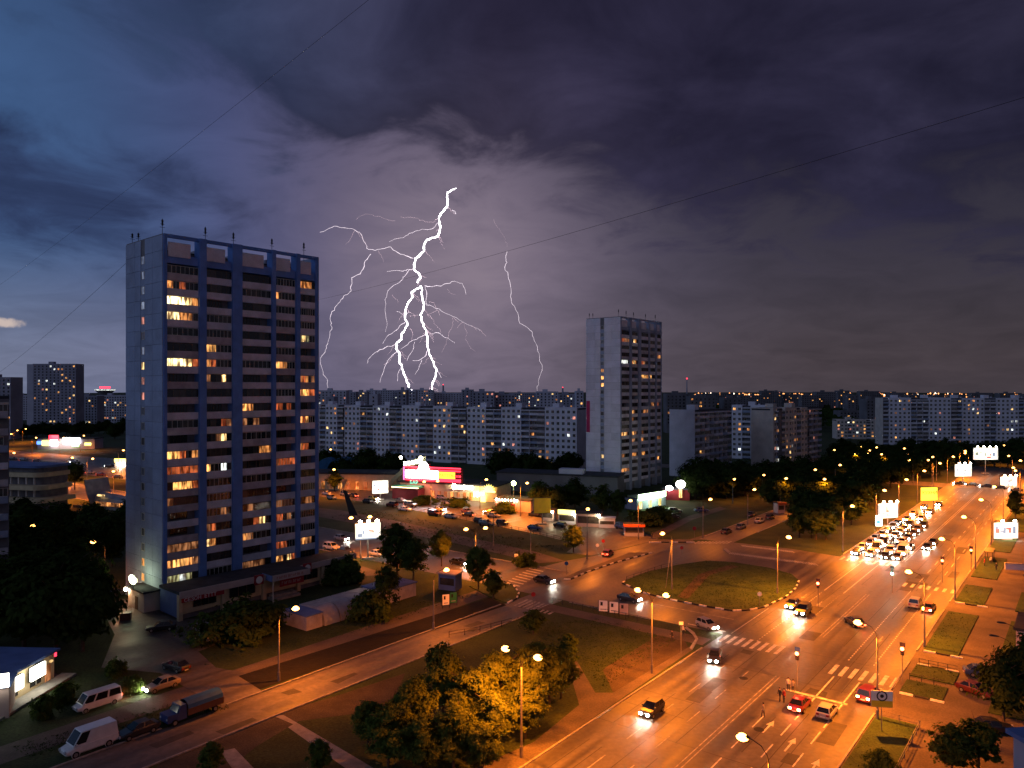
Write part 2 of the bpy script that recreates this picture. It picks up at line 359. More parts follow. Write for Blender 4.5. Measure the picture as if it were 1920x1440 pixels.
sheet('road', pxs((-90, 836), (240, 862), (300, 868), (300, 905), (240, 900), (120, 885), (-90, 872)), .012, M['asphalt_old'], 'orange-lit boulevard left of the near tower')
sheet('road', pxs((-90, 905), (60, 912), (240, 925), (300, 930), (300, 945), (240, 940), (-90, 925)), .010, M['asphalt_old'], 'road before the low terraced building')
def kerb(a, b, w=.22, h=.14, name='kerb'):
    a = Vector(a); b = Vector(b); d = b - a; L = d.length
    o = MB().box(0, L, -w / 2, w / 2, 0.0, h).build(name, M['kerb'], None, (a.x, a.y, .0), math.atan2(d.y, d.x))
    return tag(o, kind='structure')
for a, b in (((-60, TL), (104, TL)), ((133, TL), (140, TL)), ((183, TL), (330, TL)), ((347, TL), (430, TL)),
             ((-60, TR), (95.5, TR)), ((103.5, TR), (116.5, TR)), ((122, TR), (147.5, TR)), ((153.5, TR), (330, TR)),
             ((50, -82.7), (103, -82.7)), ((0, -82.7), (42, -82.7)), ((-40, -75.4), (100, -75.4)),
             ((183, -79.2), (330, -79.2)), ((196, -70.3), (330, -70.3))):
    kerb(ST(*a), ST(*b))
kerb(ST(111.8, -330), ST(111.8, -118)); kerb(ST(129.8, -330), ST(129.8, -86)); kerb(ST(111.8, -74), ST(111.8, -58))

# raised lawns on the right of the avenue and the islands
def raised(name, pts, h=.14, m=None, label=None):
    o = MB().prism(pts, 0, h).build(name, m or M['lawn']); tag(o, label, kind='structure'); return o
for s0, s1, t0, t1 in ((122.8, 147, -19.6, -15.2), (122.8, 147, -10.6, 6), (154, 169, -19.6, -15.2), (154, 169, -10.6, 6), (177, 200, -19.6, -15.2), (177, 240, -10.6, 6),
                       (208, 232, -19.6, -15.2), (240, 300, -19.6, -14), (111, 116, -19.3, -14.2), (104.3, 109.2, -19.3, -14.6), (104, 116, -9.8, 7), (40, 95, -20.0, -15.6)):
    raised('lawn', rect(s0, s1, t0, t1))
def striped(island, pts, L=1.6, w=.28, h=.22, first=0):
    """kerb stones painted alternately white and black along a line"""
    k = first
    for a, b in zip(pts, pts[1:]):
        a = Vector(a); b = Vector(b); d = b - a; n = max(1, round(d.length / L)); st = d.length / n; ang = math.atan2(d.y, d.x)
        for i in range(n):
            p = a + d * (i / n)
            key = ('kerbstone', round(st, 1))
            if key not in STONES: STONES[key] = MB().box(.015, round(st, 1) - .015, -w / 2, w / 2, 0, h).mesh('kerb_stone', M['kerb_white'])
            o = put('kerb_stone', STONES[key], island, (p.x, p.y, 0), ang); paint(o, M['kerb_white' if k % 2 == 0 else 'kerb_black']); k += 1
STONES = {}
isl = pxs((1167, 1094), (1176, 1088), (1211, 1074), (1271, 1060), (1325, 1052.5), (1374, 1055), (1444, 1066), (1485, 1078), (1498, 1090), (1492, 1104), (1474, 1120), (1433, 1139), (1406, 1144.5), (1374, 1146), (1325, 1138), (1257, 1125), (1206, 1112))
island = raised('traffic_island', isl, .16, M['lawn'])
striped(island, isl[8:] + isl[:2], 1.5)
sheet('path', pxs((1270, 1121), (1290, 1124), (1330, 1080), (1385, 1064), (1370, 1060), (1310, 1078)), .168, M['dirt'], 'worn footpath across the lawn island')
div = pxs((1056, 1085), (1081, 1073), (1152, 1048), (1180, 1037), (1221, 1036), (1150, 1055), (1100, 1072), (1070, 1086))
divider = raised('traffic_divider', div, .12, M['pavement'])
striped(divider, pxs((1057, 1086.5), (1070, 1087), (1100, 1073.5), (1150, 1056.5), (1222, 1037)), 1.5)
upk = raised('corner_pavement', pxs((1217, 1016.5), (1217, 1012), (1300, 1012), (1300, 1016.5)), .12, M['pavement'])
striped(upk, pxs((1217, 1017.4), (1240, 1017.6), (1302, 1017.4)), 2.2)
tip = raised('traffic_island', pxs((1356, 1031), (1362, 1029), (1370, 1036), (1366, 1039)), .16, M['concrete'])
tip2 = raised('planted_corner', pxs((920, 1121), (950, 1131), (968, 1122), (972, 1112), (962, 1100), (940, 1092), (880, 1100)), .14, M['lawn'])
striped(tip2, pxs((952, 1131.5), (969, 1122.5), (973, 1112), (963, 1099), (945, 1091)), 1.4)
corner = raised('corner_kerb', pxs((1298, 1219), (1309, 1199), (1302, 1187), (1287, 1176), (1284, 1178), (1298, 1189), (1304, 1199), (1293, 1216)), .14, M['kerb'])
for s0, t0, n in ((122.6, -19.5, 3), (116.2, -19.2, 3), (153.8, -19.5, 3), (103.9, -19.2, 3)):
    for i in range(n):
        a = ST(s0, t0 + i * 1.7); tag(MB().box(0, 1.5, -.15, .15, 0, .2).build('kerb_stone', M['kerb_white' if i % 2 == 0 else 'kerb_black'], None, (*a, 0), RA - R(90)), kind='structure')

# painted markings (each stripe a sheet above the asphalt)
def mark(pts, z=.021, m='line', name='road_marking'):
    a = sum(pts[k][0] * pts[(k + 1) % len(pts)][1] - pts[(k + 1) % len(pts)][0] * pts[k][1] for k in range(len(pts)))
    if a < 0: pts = pts[::-1]
    o = MB().poly([(*p, z) for p in pts]).build(name, M[m]); return tag(o, kind='structure')
def dash(s0, s1, t, w=.16, m='line'): mark(rect(s0, s1, t - w / 2, t + w / 2), m=m)
# zebra crossings over the avenue: bars run along the road
for s0, s1, ts in ((105.2, 109.2, [-27.9 + i * 1.25 for i in range(7)]), (108.2, 112.2, [-44.6 + i * 1.2 for i in range(8)]), (176.5, 180.5, [-44.6 + i * 1.35 for i in range(9)]), (160.5, 163.5, [-29.0 + i * 1.35 for i in range(7)])):
    for t in ts:
        o = mark(rect(s0, s1, t - .27, t + .27), name='crosswalk_bar'); o['label'] = 'painted bar of a pedestrian crossing on the avenue'
# lane lines: near side right carriageway
for t in (-24.0, -27.2): dash(88, 104.5, t, .18); 
for t in (-24.0, -27.2, -30.4):
    s = 46
    while s < 86: dash(s, s + 3.6, t, .15); s += 6.2
for t in (-23.9, -27.2):
    s = 112
    while s < 158: dash(s, s + .5, t, .16); s += 1.0
dash(96.2, 96.6, -28.6, 0); mark(rect(96.0, 96.5, -30.8, -23.5))
for t in (-32.8, -33.3): dash(30, 100, t, .13, 'line_worn'); dash(120, 150, t, .13, 'line_worn'); dash(183, 330, t, .13)
for t in (-24.0, -27.1, -36.6, -39.8):
    s = 184 if t < -33 else 166
    while s < 320: dash(s, s + 4, t, .15); s += 9
for t in (-36.8, -40.2):
    s = 40
    while s < 104: dash(s, s + 3.5, t, .14, 'line_worn'); s += 8
    dash(148, 176, t, .15)
s = 112
while s < 146: dash(s, s + .5, -40.2, .16); dash(s, s + .5, -37.0, .12, 'line_worn'); s += 1.05
dash(113, 130, -44.6, .14); mark(rect(113.2, 113.5, -52, -45.6)); mark(rect(120, 120.2, -64, -47), m='line_worn')
def arrow(s, t, k=1.0, m='line'):
    P = [(0, -.11), (2.6, -.11), (2.5, -.48), (4.2, 0), (2.5, .48), (2.6, .11), (0, .11)]
    o = mark([ST(s + a * k, t + b * k) for a, b in P], name='lane_arrow', m=m); o['label'] = 'white arrow painted in a lane, pointing up the avenue'
for s, t in ((82.6, -29.0), (79.8, -25.7), (76.5, -22.3)): arrow(s, t, .9)
for s, t in ((140, -38.4), (143, -42.0), (126, -25.6)): arrow(s, t, -.8, 'line_worn')
# crossings on the side streets and the hatched strips
def pxbars(a, b, n, dv, w=.45, z=.026, m='line_worn', name='crosswalk_bar'):
    A, B = Vector(G(*a)), Vector(G(*b)); D = Vector(G(*dv)) - A; e = (B - A).normalized()
    for i in range(n):
        p = A.lerp(B, i / (n - 1)); mark([tuple(p - e * w / 2), tuple(p + e * w / 2), tuple(p + e * w / 2 + D), tuple(p - e * w / 2 + D)], z, m, name)
pxbars((940, 1097), (992, 1066), 9, (968, 1104), .5, m='line')
pxbars((965, 1136), (1028, 1152), 9, (990, 1124), .5)
pxbars((1302, 1019.5), (1362, 1019.5), 10, (1312, 1015), .6)
pxbars((1390, 1022), (1484, 1033), 26, (1394, 1025), .28, name='road_marking', m='line')
pxbars((1364, 1035), (1526, 1056), 34, (1369, 1039), .28, name='road_marking', m='line')
# repair patches and darkened joints in the carriageway
M['patch'] = mat('tar_patch', (.042, .040, .038), .7, var=.25, scale=.8, fine=.2); M['patch_b'] = mat('grey_patch', (.10, .095, .09), .7, var=.2, scale=.8, fine=.2)
rp_ = random.Random(31)
for i in range(28):
    s_, t_ = rp_.uniform(35, 290), rp_.uniform(-44.5, -22); L_, w_ = rp_.uniform(1.5, 9), rp_.uniform(.5, 2.4)
    o = mark([ST(s_ + a * L_ + rp_.uniform(-.15, .15), t_ + b * w_ + rp_.uniform(-.12, .12)) for a, b in ((0, 0), (1, 0), (1, 1), (0, 1))], .0185 + .00004 * i, 'patch' if i % 3 else 'patch_b', 'road_patch')
for i in range(22):
    s_ = rp_.uniform(40, 280); o = mark(rect(s_, s_ + .09, -45.2, -45.2 + rp_.uniform(6, 24)), .0183, 'patch', 'tar_seam')
for t_ in (-24.0 - 1.0, -26.4, -29.2, -35.6, -38.4, -41.4, -43.4):
    for k in range(14):
        s_ = 36 + k * 20 + rp_.uniform(-4, 4); mark(rect(s_, s_ + rp_.uniform(8, 18), t_ - .05, t_ + .05), .0183, 'patch', 'tar_seam')
for i in range(16):
    s_, t_ = rp_.uniform(10, 105), rp_.uniform(-82, -77); L_ = rp_.uniform(1, 6)
    mark([ST(s_, t_), ST(s_ + L_, t_ + .1), ST(s_ + L_, t_ + rp_.uniform(.6, 2.0)), ST(s_ + .2, t_ + 1.4)], .0225, 'patch' if i % 2 else 'patch_b', 'road_patch')
# drain covers
cover = MB().prism([(.45 * math.cos(a * .524), .45 * math.sin(a * .524)) for a in range(12)], .018, .026).mesh('manhole_cover', M['iron'])
for i, (px, py, lab) in enumerate(((1396, 1389, 'nearest round manhole cover on the avenue near the bottom edge'), (1423, 1368, 'second dark manhole cover on the avenue, above the nearest one'), (1394, 1272, 'dark manhole cover on the avenue left of the waiting people'), (1480, 1103, 'small manhole cover on the avenue beside the lawn island'))):
    tag(put('manhole_cover', cover, None, (*G(px, py), 0), 0, (1.3, 1.3, 1)), lab, 'manhole cover', 'manhole covers')
# ------------------------------------------------------------------ buildings
M['panel'] = mat('pale_wall_panel', (.28, .33, .46), .85, var=.12, scale=.25, fine=.06)
M['panel_b'] = mat('pale_wall_panel_aged', (.26, .30, .41), .85, var=.14, scale=.4, fine=.08)
M['blue'] = mat('blue_paint', (.11, .22, .52), .75, var=.15, scale=.5)
M['blue_pale'] = mat('faded_blue_paint', (.10, .15, .33), .8, var=.15, scale=.5)
M['parapet'] = mat('balcony_panel', (.54, .53, .60), .85, var=.16, scale=.5, fine=.1)
M['parapet_b'] = mat('balcony_panel_brown', (.38, .35, .38), .85, var=.2, scale=.7, fine=.1)
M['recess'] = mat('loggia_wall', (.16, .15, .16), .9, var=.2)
M['frame_white'] = mat('white_window_frame', (.62, .58, .52), .6, var=.1)
M['frame_wood'] = mat('brown_window_frame', (.13, .085, .05), .7, var=.2)
M['roof'] = mat('roof_felt', (.035, .037, .045), .9, var=.3, scale=.6)
M['beige'] = mat('beige_wall_panel', (.52, .45, .40), .85, var=.12, scale=.3, fine=.06)
M['grey_wall'] = mat('grey_wall_panel', (.60, .59, .66), .85, var=.1, scale=.25, fine=.06)
M['grey_wall_aged'] = mat('grey_wall_panel_aged', (.55, .54, .60), .85, var=.1, scale=.3, fine=.08)
M['dim_wall'] = mat('far_wall_panel', (.30, .30, .37), .9, var=.15, scale=.1)
M['dim_wall_b'] = mat('far_wall_panel_pale', (.46, .46, .54), .9, var=.12, scale=.1)
def glassm(name, col):
    m = mat(name, col, .12, var=.3, scale=.7, spec=.5); return m
M['glass'] = glassm('dark_window_glass', (.012, .013, .016)); M['glass_b'] = glassm('curtained_window_glass', (.05, .045, .04))
M['glass_c'] = glassm('painted_reflection_glass', (.09, .11, .15))  # reflection painted in as a paler, bluer base colour
LIT = {'y': ((1.0, .64, .24), 1.7), 'Y': ((1.0, .74, .34), 3.4), 'o': ((1.0, .38, .10), .8), 'O': ((1.0, .46, .12), 1.4), 'r': ((.95, .20, .06), .45), 'd': ((.9, .36, .14), .28), 'g': ((.75, .72, .34), .5), 'w': ((.80, .86, .80), 1.6), 'b': ((.52, .62, .85), .30), 'p': ((1.0, .36, .26), .8)}
for k, (c, s) in LIT.items(): M['lit_' + k] = lit_glass('lit_window_' + k, c, s)
M['lamp_white'] = emis('white_bulb', (1, .86, .62), 60)

# --- tower block with glazed loggias between projecting piers (22 storeys)
BAYS = [(.6, 6.2), (7.5, 12.5), (14.4, 20.6), (21.4, 25.9), (26.8, 30.5)]
PIERS = [(0.0, .6), (6.2, 7.5), (12.5, 14.4), (20.6, 21.4), (25.9, 26.8), (30.5, 31.2)]
LIT1 = {(0, 1): 'o.r..', (0, 2): 'YYYyo', (0, 3): 'YYoo.', (0, 6): 'YYYyr', (0, 12): 'OOr.o', (0, 13): 'rrrrr', (0, 14): '.OOOr', (0, 19): 'oOOod', (0, 20): 'ggwg.', (0, 18): 'ddddd', (0, 15): 'd....',
        (1, 5): 'OO...', (1, 6): 'or...', (1, 7): 'd..y.', (1, 10): '...rd', (1, 11): '..dy.', (1, 13): 'O..w.', (1, 17): 'dr...', (1, 18): 'yo...', (1, 12): '.....', (1, 16): '...d.',
        (2, 9): 'Oo...', (2, 10): 'd.d..', (2, 12): '...oo', (2, 17): '..ry.', (2, 18): 'od...', (2, 16): '.d...', (2, 20): 'dddd.',
        (3, 1): 'o....', (3, 6): 'Ooo..', (3, 9): 'rr.r.', (3, 13): 'orrrr', (3, 17): 'rr.d.', (3, 19): 'rrr..', (3, 20): 'Oo.yr', (3, 16): 'dd...',
        (4, 0): 'oooo.', (4, 4): 'gyg..', (4, 7): 'oro.d', (4, 8): 'oOOrr', (4, 10): 'OrO..', (4, 12): 'orr..', (4, 19): 'dodd.', (4, 16): '..dd.'}
GL = {}
def glazing(W, style):
    """frame with mullions for one loggia, origin at its lower left"""
    key = (round(W, 1), style)
    if key in GL: return GL[key]
    m = MB(); H = 1.38; n = {0: 6, 1: 7, 2: 5, 3: 4}[style]; f = .055 if style in (0, 1) else .04
    m.box(0, W, -.03, .05, 0, f); m.box(0, W, -.03, .05, H - f, H)
    for i in range(n + 1):
        x = i * (W - f) / n; m.box(x, x + f, -.03, .05, f, H - f)
    GL[key] = m.mesh('window_frame', M['frame_white' if style in (0, 1) else 'frame_wood']); return GL[key]
def pane_mesh(W, H, key):
    k = ('pane', round(W, 2), round(H, 2))
    if k not in GL: GL[k] = MB().box(0, W, -.01, .01, 0, H).mesh('pane', M['glass'])
    return GL[k]
def panel_tower(name, label, loc, rot, litmap, pier_mat, gable_side_windows, rng, pale=None, style_bias=0):
    tw = thing(name, label, 'apartment tower', (*loc, 0), rot)
    LX, LY, TOP, FP = 31.2, 15.2, 65.0, 2.7
    part = lambda nm, mb, m, par=tw, l=(0, 0, 0): mb.build(nm, m, par, l)
    part('wall', MB().box(.02, LX - .02, 1.4, LY, 0, 62.2), M['recess'])
    part('roof', MB().box(.3, LX - .3, 1.6, LY - .3, 62.2, 62.5), M['roof'])
    # end wall facing the clear sky: large wall panels with recessed joints, one column of stair windows
    cols = ((0.0, 3.9), (3.96, 7.0), (8.75, 11.2), (11.26, 15.2))
    part('end_wall', MB().box(-.02, .3, 0, LY, 0, 65.0), M['recess'])
    pm = {}
    for r in range(24):
        z0 = r * 2.7 + .03; z1 = min(z0 + 2.65, 65.1)
        for (a, b) in cols:
            if (a, b, z1 - z0) not in pm: pm[(a, b, z1 - z0)] = MB().box(-.16, -.02, a, b, 0, z1 - z0).mesh('wall_panel', M['panel'])
            o = put('wall_panel', pm[(a, b, z1 - z0)], tw, (0, 0, z0)); paint(o, M[rng.choice(('panel', 'panel', 'panel_b'))] if pale is None else pale[rng.randrange(len(pale))])
    sw = MB().box(-.12, -.03, 7.05, 8.7, 0, 1.25).mesh('spandrel', M['panel_b'])
    wf = MB(); y0, y1 = 7.25, 8.45
    wf.box(-.14, -.02, y0, y0 + .07, 0, 1.4).box(-.14, -.02, y1 - .07, y1, 0, 1.4).box(-.14, -.02, y0 + .07, y1 - .07, 0, .07).box(-.14, -.02, y0 + .07, y1 - .07, 1.33, 1.4).box(-.14, -.02, 7.8, 7.86, .07, 1.33)
    wfm = wf.mesh('stair_window', M['frame_white']); pn = MB().box(-.09, -.05, y0 + .07, y1 - .07, .07, 1.33).mesh('pane', M['glass'])
    for r in range(22):
        zc = 4.5 + r * 2.7
        w = put('stair_window', wfm, tw, (0, 0, zc - .7)); p = put('pane', pn, w)
        k = gable_side_windows[21 - r]; paint(p, M['lit_' + k] if k != '.' else M['glass_c' if r % 3 else 'glass'])
        put('spandrel', sw, tw, (0, 0, zc - 1.98))
    # piers
    for i, (a, b) in enumerate(PIERS):
        part('pier', MB().box(a, b, -.55 if 0 < i < 5 else -.2, 1.45, 0, 65.0), pier_mat)
    part('end_wall', MB().box(LX - .02, LX + .25, 0, LY, 0, 65.0), M['panel_b'])
    # crown: open frame beam, screen panels, blue band
    part('roof_beam', MB().box(.3, LX - .1, -.1, .5, 64.45, 65.02), pier_mat)
    part('roof_beam', MB().box(.3, .7, .5, LY, 64.4, 65.0), M['panel_b']); part('roof_beam', MB().box(.7, LX - .1, LY - .4, LY, 64.4, 65.0), M['panel_b'])
    for i, (a, b) in enumerate(BAYS):
        part('frieze', MB().box(a, b, .06, 1.39, 60.05, 61.6), pier_mat)
        part('screen_panel', MB().box(a + .2, a + (b - a) * .74, -.12, .05, 61.2, 63.7), M['parapet'])
        part('lift_house' if i == 1 else 'vent_house', MB().box(a + 1, b - 1, 5, 9, 62.5, 63.9), M['dim_wall'])
    # balconies and their glazing
    pmesh = {}
    for bi, (a, b) in enumerate(BAYS):
        W = b - a
        bal = MB().box(0, W, -.06, .08, -.04, 1.2).box(0, W, .08, 1.38, -.04, .1).mesh('balcony', M['parapet'])
        for r in range(21):
            zc = 59.0 - 2.7 * r
            o = put('balcony', bal, tw, (a, 0, zc - 1.95 + .1)); paint(o, M['parapet' if rng.random() < .7 else 'parapet_b'])
            lit = litmap.get((bi, r))
            st = rng.choices((0, 1, 2, 3), (3, 2, 3 + style_bias, 2))[0]
            zb = zc - .66
            if lit is None and rng.random() < .22:
                # open loggia: windows set back in the rear wall
                k = put('window_frame', glazing(W * .55, 2), tw, (a + W * .2, 1.32, zb)); p = put('pane', pane_mesh(W * .55, 1.36, 0), k, (0, .04, .01)); paint(p, M['glass'])
                continue
            k = put('window_frame', glazing(W, st), tw, (a, .02, zb))
            n = 5; pw = W / n
            for i in range(n):
                c = lit[i] if lit else '.'
                p = put('pane', pane_mesh(pw - .01, 1.36, 0), k, (i * pw, .02, .01))
                paint(p, M['lit_' + c] if c != '.' else M[rng.choice(('glass', 'glass', 'glass_b', 'glass_b') if lit else ('glass', 'glass', 'glass_b'))])
    # roof aerials
    for i, (x, y, h) in enumerate(((.3, 1, 3.4), (1.2, 13, 2.6), (.6, 14.2, 2.6), (9.0, 3, 3.8), (14.5, 3, 3.6), (22, 2, 3.4), (28.9, 1.5, 3.6))):
        m = MB().tube([(x, y, 62.5), (x, y, 65 + h * .8)], .05, 5)
        for q in range(3): m.box(x - .45 + .1 * q, x + .45 - .1 * q, y - .03, y + .03, 65 + h * (.35 + .16 * q), 65.06 + h * (.35 + .16 * q))
        m.box(x - .12, x + .12, y - .1, y + .1, 65 + h * .45, 65 + h * .75)
        part('antenna', m, M['dark_metal'])
    return tw
rng = random.Random(5)
TOWER_A = (-60.07, 128.6); ROT_A = R(48.9)
towerA = panel_tower('apartment_tower', 'tall dark tower block with blue piers and lit loggias, nearest on the left', TOWER_A, ROT_A, LIT1, M['blue'], 'bbbbp.bypp..........oooo....o.r.o'[:22].replace(' ', '.'), rng)
LIT2 = {(0, 1): 'rrddd', (1, 1): '..yo.', (4, 3): 'dddoo', (0, 4): 'wwww.', (1, 4): '.oyo.', (2, 4): 'rrd..', (2, 6): '.OOOo', (3, 6): 'OO...', (3, 10): '..oo.', (4, 10): 'orr..', (1, 11): '.Od..', (1, 12): '.o...', (2, 12): 'd....', (0, 14): 'Ooyo.', (1, 14): 'OOdd.', (2, 14): '.d...', (1, 15): 'Odd..', (2, 15): 'do...', (0, 17): 'dd...', (1, 17): 'oooo.', (2, 17): 'oOo..', (4, 18): '.oOd.', (0, 19): 'ooodd', (2, 11): '..odd', (3, 16): 'd....', (4, 15): 'ddddd', (2, 1): '.....', (3, 1): 'd....'}
towerB = panel_tower('apartment_tower', 'tall pale lilac tower block standing alone right of the lightning', (40.2, 276.9), R(50.2), LIT2, M['panel_b'], '......oOO.........y..'.ljust(22, '.'), rng, pale=(M['grey_wall'], M['grey_wall'], M['grey_wall_aged']))
# red banner hung on the end wall of the second tower
ban = MB().box(-.26, -.19, 13.4, 15.0, 21.5, 33.5).build('banner', mat('magenta_banner', (.40, .02, .09), .7, var=.1), None)
ban.location = towerB.location; ban.rotation_euler = towerB.rotation_euler; tag(ban, 'long red vertical banner hung on the pale end wall of the second tower', 'banner')

# --- shop wing with flat roof at the foot of the near tower
M['shop_wall'] = mat('cream_shop_wall', (.55, .44, .27), .8, var=.12, scale=.6)
M['fascia'] = mat('pink_fascia', (.48, .36, .33), .7, var=.1, scale=.6)
M['red_sign'] = mat('red_sign', (.30, .02, .025), .6, var=.1); M['letters'] = mat('white_letters', (.7, .68, .64), .6, var=.05)
wing = thing('shop_wing', 'low cream shop wing with dark flat roof at the foot of the near tower', 'shop', (*TOWER_A, 0), ROT_A)
P = lambda nm, mb, m, par=wing: mb.build(nm, m, par)
P('roof', MB().prism([(-1.0, -8.2), (36.0, -6.0), (36.0, -.7), (-1.0, -.7)], 4.3, 4.75), M['roof'])
P('fascia', MB().box(-1.0, 14.5, -8.45, -8.22, 3.75, 4.85), M['fascia'])
P('fascia', MB().prism([(22.5, -7.2), (36.1, -6.3), (36.1, -6.05), (22.5, -6.95)], 3.75, 4.8), M['fascia'])
P('side_wall', MB().box(-.9, -.6, -8.0, -.9, .4, 4.29), M['blue_pale'])
P('wall', MB().prism([(-.6, -7.6), (34.8, -5.5), (34.8, -.72), (-.6, -.72)], 0.9, 4.28), M['shop_wall'])
P('plinth', MB().prism([(-.4, -7.2), (34.6, -5.1), (34.6, -.72), (-.4, -.72)], 0, .9), M['recess'])
for x in (-.75, 7.0, 15.0, 22.4, 28.0, 35.2):
    yy = -8.2 + (x + 1) * .0595
    P('column', MB().box(x - .35, x + .35, yy, yy + .7, 0, 4.28), M['shop_wall'])
for x, w in ((1.6, 4.0), (8.3, 4.8), (23.2, 3.6), (29.3, 4.2)):
    yy = -7.6 + x * .0595 - .05
    g = P('window', MB().box(x, x + w, yy - .02, yy + .25, 1.7, 3.4), M['glass'])
    for i in range(4): MB().box(x + i * w / 3 - .04, x + i * w / 3 + .04, yy - .08, yy - .03, 1.7, 3.4).build('mullion', M['frame_wood'], g)
P('porch_roof', MB().prism([(14.6, -10.5), (22.3, -10.0), (22.3, -6.2), (14.6, -6.6)], 4.4, 4.9), M['roof'])
P('porch_fascia', MB().box(14.6, 22.3, -10.62, -10.5, 3.9, 4.95), M['fascia'])
P('porch_fascia', MB().box(14.45, 14.58, -10.5, -7.2, 3.9, 4.92), M['blue_pale'])
P('porch_post', MB().tube([(14.9, -10.2, 0), (14.9, -10.2, 3.9)], .07, 6), M['frame_white'])
P('red_banner', MB().box(16.4, 21.4, -9.95, -9.85, 2.5, 3.7), M['red_sign'])
P('steps', MB().box(15.5, 21, -9.5, -7.1, 0, .45).box(15.9, 20.6, -8.8, -7.1, .45, .9), M['concrete'])
for x, yy in ((12.2, -8.5), (22.9, -7.35)):
    s_ = P('round_sign', MB().prism([(0, 0), (1.7, 0), (1.7, .3), (0, .3)], 3.4, 5.1), M['red_sign']); s_.location = (x, yy - .25, 0)
    d = MB(); d.poly([(.85 + .65 * math.cos(a * .393), -.01, 4.25 + .65 * math.sin(a * .393)) for a in range(16)]); d.build('disc', M['letters'], s_)
P('awning_strip', MB().box(-.8, 6.6, -8.52, -8.46, 3.05, 3.74), M['red_sign'])
def text(body, size, loc, rot, m, name='lettering', parent=None, extrude=.02, tilt=R(90)):
    cu = bpy.data.curves.new(name, 'FONT'); cu.body = body; cu.size = size; cu.extrude = extrude; cu.resolution_u = 2
    ob = bpy.data.objects.new('tmp_text', cu); COL.objects.link(ob)
    dg = bpy.context.evaluated_depsgraph_get(); me = bpy.data.meshes.new_from_object(ob.evaluated_get(dg))
    bpy.data.objects.remove(ob); me.materials.clear(); me.materials.append(m)
    o = put(name, me, parent, loc); o.rotation_euler = (tilt, 0, rot); return o
text('СЕЗОН  ЕТТТ', .86, (-.4, -8.56, 3.12), 0, M['letters'], parent=wing)
for x0, n, yy, z, h, mm in ((16.8, 9, -9.97, 2.85, .5, 'fascia'), (15.4, 12, -10.64, 4.2, .42, 'red_sign')):      # worn lettering, no longer legible
    q = MB()
    for k in range(n):
        x = x0 + k * .46
        q.box(x, x + .08, yy, yy + .015, z, z + h)
        if k % 3 != 1: q.box(x + .08, x + .28, yy, yy + .015, z + h - .09, z + h)
        if k % 2: q.box(x + .22, x + .30, yy - .002, yy + .015, z, z + h - .09)
    tag(q.build('lettering', M[mm], wing), kind='stuff')
# entrance annexe at the end wall with its lamps
ann = thing('entrance_annexe', 'small white entrance annexe with glowing oval sign at the tower end wall', 'annexe', (*TOWER_A, 0), ROT_A)
MB().box(-2.8, -.17, 1.0, 7.4, 0, 3.3).build('wall', mat('white_render', (.48, .45, .40), .8, var=.1), ann)
MB().box(-3.1, -.17, .7, 7.7, 3.3, 3.6).build('roof', M['roof'], ann)
MB().box(-2.86, -2.81, 3.4, 4.6, .1, 2.3).build('door', M['frame_wood'], ann)
M['sign_green'] = emis('greenish_sign_light', (.90, 1.0, .55), 14)
og = MB(); og.poly([(-3.25, 4.6 + 1.5 * math.cos(a * .393), 5.2 + .8 * math.sin(a * .393)) for a in range(16)]); og.box(-3.24, -3.0, 3.4, 5.8, 4.9, 5.5)
og.build('oval_sign', M['sign_green'], ann)
MB().tube([(-3.1, 4.6, 3.5), (-3.1, 4.6, 4.95)], .06, 5).build('sign_post', M['dark_metal'], ann)
MB().ball((-3.2, 7.5, 3.0), .32, .32, .32, 8, 6).build('wall_lamp', M['lamp_white'], ann)
def light(kind, loc, energy, col, parent=None, radius=.15, name='light', **kw):
    l = bpy.data.lights.new(name, kind); l.energy = energy; l.color = col
    if kind in ('POINT', 'SPOT'): l.shadow_soft_size = radius
    for k, v in kw.items(): setattr(l, k, v)
    o = bpy.data.objects.new(name, l); COL.objects.link(o); o.location = loc
    if parent: o.parent = parent
    return o
light('POINT', (-4.0, 7.9, 2.8), 260, (1, .42, .14), ann); light('POINT', (-4.3, 4.6, 5.0), 40, (.9, 1, .6), ann)

